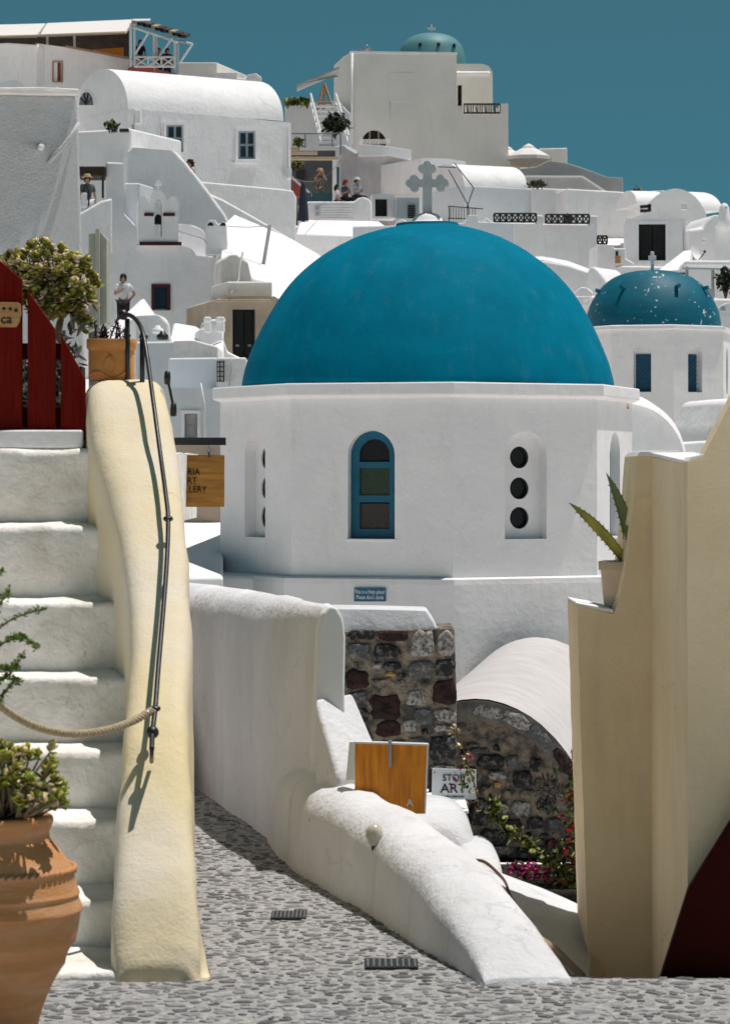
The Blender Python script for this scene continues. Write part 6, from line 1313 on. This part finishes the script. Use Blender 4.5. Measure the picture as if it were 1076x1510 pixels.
# rounded white masonry behind the low wall, and the ramp down
def mound(name, label, pts, d0, d1, zfoot=-2.6):
    mb = MB(); rg = []
    for d, sh_, sc in ((d0, 0, .0), (d0 + .02, 0, .5), (d0 + .08, 0, .8), (d0 + .2, 0, .97), ((d0 + d1) / 2, 0, 1), (d1, 0, .95)):
        cx = sum(p[0] for p in pts) / len(pts); cy = max(p[1] for p in pts)
        rg.append([W(cx + (x - cx) * (.72 + .28 * sc), cy + (y - cy) * (.55 + .45 * sc), d0) + Vector((0, d - d0, 0)) for x, y in pts])
    for r_ in rg: r_[0].z = r_[-1].z = zfoot
    mb.loft(rg).wobble(.01, 4, 7); return tag(obj(name, mb, M['white_near'], smooth=True), label, 'wall')
mound('rounded_wall', 'rounded white shoulder of masonry behind the low wall', crom([(590, 1300), (600, 1215), (625, 1203), (655, 1202), (680, 1212), (695, 1230), (706, 1260), (712, 1310)], 4), 13.3, 14.2)
mound('rounded_step', 'small rounded white step between low wall and ramp', crom([(670, 1340), (680, 1272), (705, 1261), (728, 1266), (741, 1284), (748, 1330)], 4), 12.9, 13.6)
mb = MB(); cr = [(702, 1272, 13.0), (730, 1283, 12.95), (765, 1296, 12.9), (800, 1309, 12.85), (835, 1325, 12.8), (880, 1345, 12.7)]; lo = [(715, 1310, 11.9), (745, 1340, 11.6), (775, 1390, 11.25), (800, 1430, 11.0), (832, 1500, 10.75), (852, 1540, 10.7)]
top_ = [W(*p) for p in cr]; bot = [W(*p) for p in lo]; back = [p + Vector((0, .3, -.1)) for p in top_]; bk2 = [Vector((p.x, p.y, -2.6)) for p in back]; b2 = [Vector((p.x, p.y, -2.6)) for p in bot]
rows = [bk2, back, top_, [a.lerp(b, .12) + Vector((0, 0, .01)) for a, b in zip(top_, bot)], [a.lerp(b, .5) for a, b in zip(top_, bot)], bot, b2]; rg = list(zip(*rows))
mb.loft([[Vector(p) for p in r_] for r_ in rg]).wobble(.01, 4, 9); tag(obj('white_ramp', mb, M['white_near'], smooth=50), 'smooth white ramp dropping between low wall and cream pier', 'ramp')
pd = thing('timber_poles', 'old grey timber poles lying in the gap by the white ramp', 'pole', W(790, 1400, 11.2))
for (p0, p1, r_) in (((735, 1318, 11.75), (775, 1362, 11.35), .010), ((783, 1376, 11.2), (858, 1440, 10.75), .016), ((800, 1402, 11.0), (845, 1445, 10.7), .010), ((812, 1420, 10.9), (836, 1448, 10.7), .008)):
    a, b = W(*p0), W(*p1); mb = MB(); mb.tube([a, a.lerp(b, .5) + Vector((0, 0, .01)), b], r_, 7).wobble(.004, 9, 2); obj('pole', mb, M['timber'], pd, smooth=True)
mb = MB(); mb.tube([Vector(p) for p in crom([tuple(W(*p)) for p in ((695, 1268, 12.95), (712, 1270, 12.8), (728, 1282, 12.75), (744, 1300, 12.6), (752, 1322, 12.2), (772, 1352, 11.6))], 6)], .007, 6); tag(obj('cable', mb, M['twig'], smooth=True), 'dark cable trailing over the white masonry', 'cable')

# bougainvillea and vines in front of the stone arch
bv = thing('bougainvillea', 'magenta bougainvillea and climbing stems beside the cream pier', 'plant', W(800, 1340, 13.6)); L = Leaves(); mbt = MB(); DV = 13.6
bv_on = True
def vine(pts, d, dens, keys, size, r_=.004, flower=None, spread=.02):
    P_ = [Vector(q) for q in crom([tuple(W(x, y, d)) for x, y in pts], 14)]; m_ = MB(); m_.tube(P_, [r_ * (1 - .5 * i / len(P_)) for i in range(len(P_))], 5); obj('stem', m_, M['twig'], bv if bv_on else b2_, smooth=True)
    for i, p in enumerate(P_):
        for _ in range(dens):
            if rn.random() < .75: L.put(rn.choice(keys), p + rv(rn) * spread, rv(rn) + Vector((0, -.4, -.1)), size * rn.uniform(.6, 1.15), rn.uniform(-1, 1))
vine([(840, 1400), (850, 1330), (847, 1260), (852, 1200), (846, 1150), (854, 1098)], DV, 3, ['v', 'v', 'd'], .044)
vine([(838, 1400), (836, 1330), (843, 1270), (838, 1215), (848, 1160)], DV - .1, 3, ['v', 'd', 'v', 'v', 'r'], .042)
vine([(862, 1360), (858, 1300), (853, 1240), (857, 1190)], DV - .1, 2, ['v', 'd', 'r'], .034)
vine([(850, 1370), (826, 1290), (800, 1262), (775, 1240), (750, 1225), (732, 1205), (724, 1185)], DV, 3, ['v', 'v', 'v', 'd'], .050, spread=.014)
vine([(760, 1310), (778, 1290), (800, 1285), (830, 1290)], DV + .1, 2, ['v', 'd'], .03)
vine([(812, 1180), (800, 1160), (826, 1140)], 15.5, 3, ['d', 'd', 'p'], .045, spread=.05)
for (cx, cy, rx, ry, n_, keys) in ((768, 1283, 28, 9, 110, ['m', 'm', 'm', 'm', 'd']), (805, 1292, 22, 9, 60, ['m', 'v', 'd', 'r']), (836, 1290, 28, 50, 360, ['v', 'd', 'v', 'v', 'r', 'd']), (845, 1250, 16, 40, 100, ['v', 'd', 'd', 'r']), (815, 1165, 18, 14, 60, ['p', 'd', 'p'])):
    for _ in range(n_): L.put(rn.choice(keys), W(cx + rn.gauss(0, rx * .5), cy + rn.gauss(0, ry * .55), DV - .05 + rn.uniform(-.12, .15)), rv(rn) + Vector((0, -.3, .3)), rn.uniform(.018, .036), rn.uniform(-1, 1))
L.build(bv, 290); bv_on = False
mb = MB(); mb.box((W(740, 0, 13.4).x, 13.35, -2.6), (W(880, 0, 13.4).x, 14.3, W(0, 1312, 13.4).z)); tag(obj('planting_bed', mb, M['soil'], bevel=.02), 'dark planting bed under the bougainvillea', 'planter')
b2_ = thing('flowering_twig', 'thin flowering bougainvillea twig hanging over the art sign', 'plant', W(676, 1075, 14.5)); L = Leaves(); mbt = MB()
vine([(706, 1195), (700, 1160), (690, 1130), (683, 1105), (672, 1080), (664, 1074)], 14.55, 1, ['v', 'v', 'j2'], .026); vine([(690, 1130), (684, 1150), (686, 1162)], 14.5, 1, ['v'], .03); 
for (x, y) in ((676, 1137), (670, 1152), (690, 1116), (668, 1078), (664, 1160), (694, 1120)):
    for _ in range(4): L.put('m', W(x + rn.uniform(-3, 3), y + rn.uniform(-3, 3), 14.5), rv(rn) + Vector((0, -.4, 0)), .02)
L.build(b2_, 200)

# shrubs in the town
def bush(name, label, cx, cy, rx, ry, d, n_, size, key='d', trunk=None):
    c = W(cx, cy, d); rx_, ry_ = rx * d / F, ry * d / F; t = thing(name, label, 'plant', W(cx, trunk or cy + ry, d)); L = Leaves(); mbt = MB()
    for _ in range(n_):
        v = rv(rn); s_ = rn.uniform(.35, 1.08) * (1 + .25 * noise.noise(v * 2.5)); L.put(rn.choice(key), c + Vector((v.x * rx_, v.y * rx_, v.z * ry_)) * s_, rv(rn) + Vector((0, 0, .3)), size * rn.uniform(.6, 1.2), rn.uniform(-1, 1))
    for k in range(5):
        v = rv(rn); mbt.tube([W(cx, trunk or cy + ry, d), c + Vector((v.x * rx_, v.y * rx_, abs(v.z) * ry_)) * .6], .03, 5)
    obj('stem', mbt, M['twig'], t); L.build(t, 0 if size > .2 else 0)
bush('round_bush', 'dark round bush in front of the white metal stair', 494, 183, 17, 16, 141, 420, .26, 'd', 205)
bush('shrub', 'dark shrub at the right edge beside the grey hatch', 1069, 415, 14, 16, 88, 300, .16, 'd', 440)
bush('terrace_plant', 'leafy green plant on the white terrace block', 165, 186, 10, 5, 100, 120, .16, 'dv', 192)
bush('climber', 'green climber over the end of the rough wall', 938, 290, 9, 12, 131, 180, .2, 'vd', 310)
bush('trough_plant', 'dark plants on the wall top below the skyline parasol', 792, 272, 16, 5, 133.5, 140, .18, 'd', 279)
bush('railing_plant', 'dark plant growing through the right black railing', 838, 323, 9, 6, 112.6, 90, .14, 'd', 331)
for i, (x0, x1) in enumerate(((421, 456),)):
    L = Leaves()
    for _ in range(260): L.put(rn.choice('vvd'), W(rn.uniform(x0, x1), rn.uniform(148, 156), 148 + rn.uniform(-.3, .6)), rv(rn) + Vector((0, 0, .4)), rn.uniform(.18, .3))
    L.build(hd, 0)
bush('potted_plant', 'dark potted plant on the terrace left of the metal stair', 440, 211, 8, 7, 141.5, 110, .2, 'dv', 222)
bush('hanging_plant', 'leafy plant below the timber beams at the cafe', 438, 242, 9, 7, 139.5, 120, .2, 'vd', 252)

# ------------------------------------------------------------------ people
def skin_obj(name, V, E, mt, parent, sub=1):
    me = bpy.data.meshes.new(name); bm = bmesh.new(); sk = bm.verts.layers.skin.verify(); vs_ = []
    for i, (p, r_) in enumerate(V):
        v = bm.verts.new(p); v[sk].radius = (r_ if not hasattr(r_, '__len__') else r_[0], r_ if not hasattr(r_, '__len__') else r_[1]); v[sk].use_root = i == 0; vs_.append(v)
    for a, b in E: bm.edges.new((vs_[a], vs_[b]))
    bm.to_mesh(me); bm.free(); me.materials.append(M[mt]); o = bpy.data.objects.new(name, me)
    s_ = o.modifiers.new('skin', 'SKIN'); s_.use_smooth_shade = True; q = o.modifiers.new('sub', 'SUBSURF'); q.levels = sub; q.render_levels = sub
    return link(o, parent)
POSE = {
 'stand': dict(el=((-.145, -.01, .62), (.145, -.01, .62)), wr=((-.15, -.05, .48), (.15, -.05, .48))),
 'hip': dict(el=((-.15, -.06, .63), (.20, .03, .65)), wr=((-.05, -.13, .70), (.10, -.02, .545))),
 'photo': dict(el=((-.16, -.08, .70), (.16, -.08, .70)), wr=((-.045, -.13, .885), (.045, -.13, .885))),
 'cup': dict(el=((-.14, -.03, .62), (.14, -.05, .64)), wr=((-.05, -.13, .68), (.05, -.14, .70))),
}
def person(label, x, yfoot, d, h, yaw, pose, top, bottom, hair='hair', hat=None, sit=False, group=None, glasses=False):
    b = W(x, yfoot, d); t = thing('person', label, 'person', b, group)
    Rm = Matrix.Translation(b) @ Matrix.Rotation(R(yaw), 4, 'Z') @ Matrix.Scale(h, 4)
    T = lambda p: Rm @ Vector(p)
    ps = POSE[pose]; dz = -.24 if sit else 0
    sp_ = [(0, 0, .53), (0, .005, .62), (0, 0, .74), (0, .0, .815), (0, -.005, .855), (0, -.012, .905), (0, -.012, .955)]
    V = [(T((p[0], p[1], p[2] + dz)), r_ * h) for p, r_ in zip(sp_, (.075, .068, .080, .045, .030, .050, .047))]
    E = [(0, 1), (1, 2), (2, 3), (3, 4), (4, 5), (5, 6)]
    V.append((T((0, -.066, .905 + dz)), .010 * h)); E.append((5, 7))
    arm = {}; leg = {}
    for s_, sg_ in ((0, -1), (1, 1)):
        i0 = len(V); sh_ = (sg_ * .10, 0, .79 + dz); el = ps['el'][s_]; wr = ps['wr'][s_]; el = (el[0], el[1], el[2] + dz); wr = (wr[0], wr[1], wr[2] + dz)
        V += [(T(sh_), .036 * h), (T(el), .025 * h), (T(wr), .018 * h)]; E += [(2, i0), (i0, i0 + 1), (i0 + 1, i0 + 2)]
        dv = (Vector(wr) - Vector(el)).normalized(); pm = Vector(wr) + dv * .03; V.append((T(pm), .018 * h)); E.append((i0 + 2, i0 + 3))
        sdv = dv.cross(Vector((0, 1, .2))).normalized()
        for k, (o_, ln) in enumerate(((-.014, .036), (-.005, .042), (.005, .040), (.013, .032))):
            V.append((T(pm + dv * ln + sdv * o_), .005 * h)); E.append((i0 + 3, len(V) - 1))
        V.append((T(Vector(wr) + dv * .025 + sdv * -.03), .006 * h)); E.append((i0 + 2, len(V) - 1)); arm[s_] = (sh_, el, wr)
        i1 = len(V)
        hp_ = (sg_ * .05, 0, .50 + dz)
        kn, an, to = ((sg_ * .07, -.24, .50 + dz), (sg_ * .07, -.25, .26 + dz), (sg_ * .07, -.36, .245 + dz)) if sit else ((sg_ * .06, -.015, .28), (sg_ * .062, .015, .05), (sg_ * .07, -.085, .022))
        V += [(T(hp_), .055 * h), (T(kn), .036 * h), (T(an), .024 * h), (T(to), .020 * h)]; E += [(0, i1), (i1, i1 + 1), (i1 + 1, i1 + 2), (i1 + 2, i1 + 3)]; leg[s_] = (hp_, kn, an)
    skin_obj('body', V, E, 'skin', t)
    k = 1.22
    V = [(T((p[0], p[1], p[2] + dz)), r_ * h * k) for p, r_ in zip(sp_[:4], (.078, .070, .080, .042))]; E = [(0, 1), (1, 2), (2, 3)]
    for s_ in (0, 1):
        i0 = len(V); sh_, el, wr = arm[s_]; V += [(T(sh_), .040 * h * k), (T(Vector(sh_).lerp(Vector(el), .7)), .031 * h * k)]; E += [(2, i0), (i0, i0 + 1)]
    skin_obj('shirt', V, E, top, t)
    V = [(T((0, 0, .55 + dz)), .078 * h * k)]; E = []
    for s_ in (0, 1):
        i0 = len(V); a, b_, c = leg[s_]; V += [(T(a), .058 * h * k), (T(b_), .040 * h * k), (T(Vector(b_).lerp(Vector(c), .85)), .032 * h * k)]; E += [(0, i0), (i0, i0 + 1), (i0 + 1, i0 + 2)]
    skin_obj('trousers', V, E, bottom, t)
    hm_ = MB(); rg = []
    for i in range(7):
        a = math.pi * .62 * i / 6; rg.append([T((math.cos(2 * math.pi * j / 14) * .060 * math.sin(a) + 0, .004 + math.sin(2 * math.pi * j / 14) * .066 * math.sin(a) + (.014 * (i / 6)), .938 + dz + .062 * math.cos(a) - (.045 * (i / 6) ** 2 if math.sin(2 * math.pi * j / 14) > -.2 else -.02 * (i / 6) ** 2))) for j in range(14)])
    hm_.loft(rg); obj('hair', hm_, M[hair], t, smooth=True)
    if hair == 'hair' and not hat:
        hm_ = MB(); hm_.tube([T((0, .04, .93 + dz)), T((0, .055, .87 + dz)), T((0, .05, .80 + dz))], [.045 * h, .042 * h, .02 * h], 10); obj('hair_length', hm_, M['hair'], t, smooth=True)
    if hat:
        c = T((0, -.005, .955 + dz)); hm_ = MB(); hm_.lathe([(.105 * h, -.004), (.10 * h, .003), (.066 * h, .006), (.062 * h, .045 * h), (.05 * h, .06 * h), (.005, .062 * h)], c, 18); obj('hat', hm_, M[hat], t, smooth=40)
    hm_ = MB(); 
    for sg_ in (-1, 1):
        hm_.tube([T((sg_ * .022, -.058, .925 + dz)), T((sg_ * .022, -.066, .925 + dz))], (.015 if glasses else .006) * h, 8)
    obj('sunglasses' if glasses else 'eyes', hm_, M['hair'], t)
    hm_ = MB(); hm_.tube([T((-.018, -.058, .875 + dz)), T((.018, -.058, .875 + dz))], .004 * h, 6); obj('mouth', hm_, M['redwall'], t)
    return t
person('person in white top and sunglasses, one hand on hip, on a white roof', 182, 490, 82, 1.62, 8, 'hip', 'cl_white', 'cl_dark', glasses=True)
pb2 = person('person in straw hat and grey shirt carrying a bag below the canopy', 129, 338, 95.2, 1.74, 15, 'stand', 'cl_grey', 'cl_white', 'hair', 'hairblond', glasses=True)
bg_ = thing('shoulder_bag', 'pale shoulder bag with dark strap on the person in the straw hat', 'bag', W(125, 300, 94.9)); mb = MB(); mb.box(W(121.5, 306, 94.85), W(128.5, 284, 94.85) + Vector((0, .12, 0))); obj('body', mb, M['cl_white'], bg_, bevel=.04); mb = MB(); mb.tube([W(122, 284, 94.9), W(128, 272, 94.95), W(132, 284, 94.9), W(131, 304, 94.88)], .03, 6); obj('strap', mb, M['cl_dark'], bg_, smooth=True)
person('person in black hat climbing behind the ramp wall', 281, 310, 101, 1.70, -60, 'cup', 'skin', 'cl_dark', 'hair', 'cl_dark')
person('person with dark hair half hidden behind the terrace parapet', 198, 264, 103, 1.70, 160, 'stand', 'cl_grey', 'cl_dark')
person('person with black cap low behind the terrace parapet', 212, 262, 104, 1.60, 140, 'stand', 'cl_dark', 'cl_dark')
person('person in sun hat photographing from the cafe terrace', 472, 305, 134.6, 1.72, 10, 'photo', 'cl_print', 'cl_print', 'hair', 'hairblond')
person('person with long dark hair sitting beside the red cap', 497, 312, 133.4, 1.62, 90, 'stand', 'cl_white', 'cl_dark', sit=True)
person('person in red cap sitting in the middle of the cafe group', 509, 308, 133.6, 1.68, 40, 'cup', 'cl_grey', 'cl_dark', 'hair', 'cl_red', sit=True)
person('person in pale blue shirt and white hat leaning at the cafe parapet', 526, 306, 133.2, 1.75, 60, 'cup', 'cl_blue', 'cl_dark', 'hair', 'cl_white', sit=True)
for x, lab in ((207, 'person in dark clothes nearest the pergola corner post'), (234, 'person in black at the middle of the white railing'), (247, 'person in black at the right end of the white railing')):
    person(lab, x, 124 if x > 210 else 112, 131, 1.6, 20, 'stand', 'cl_dark', 'cl_dark')
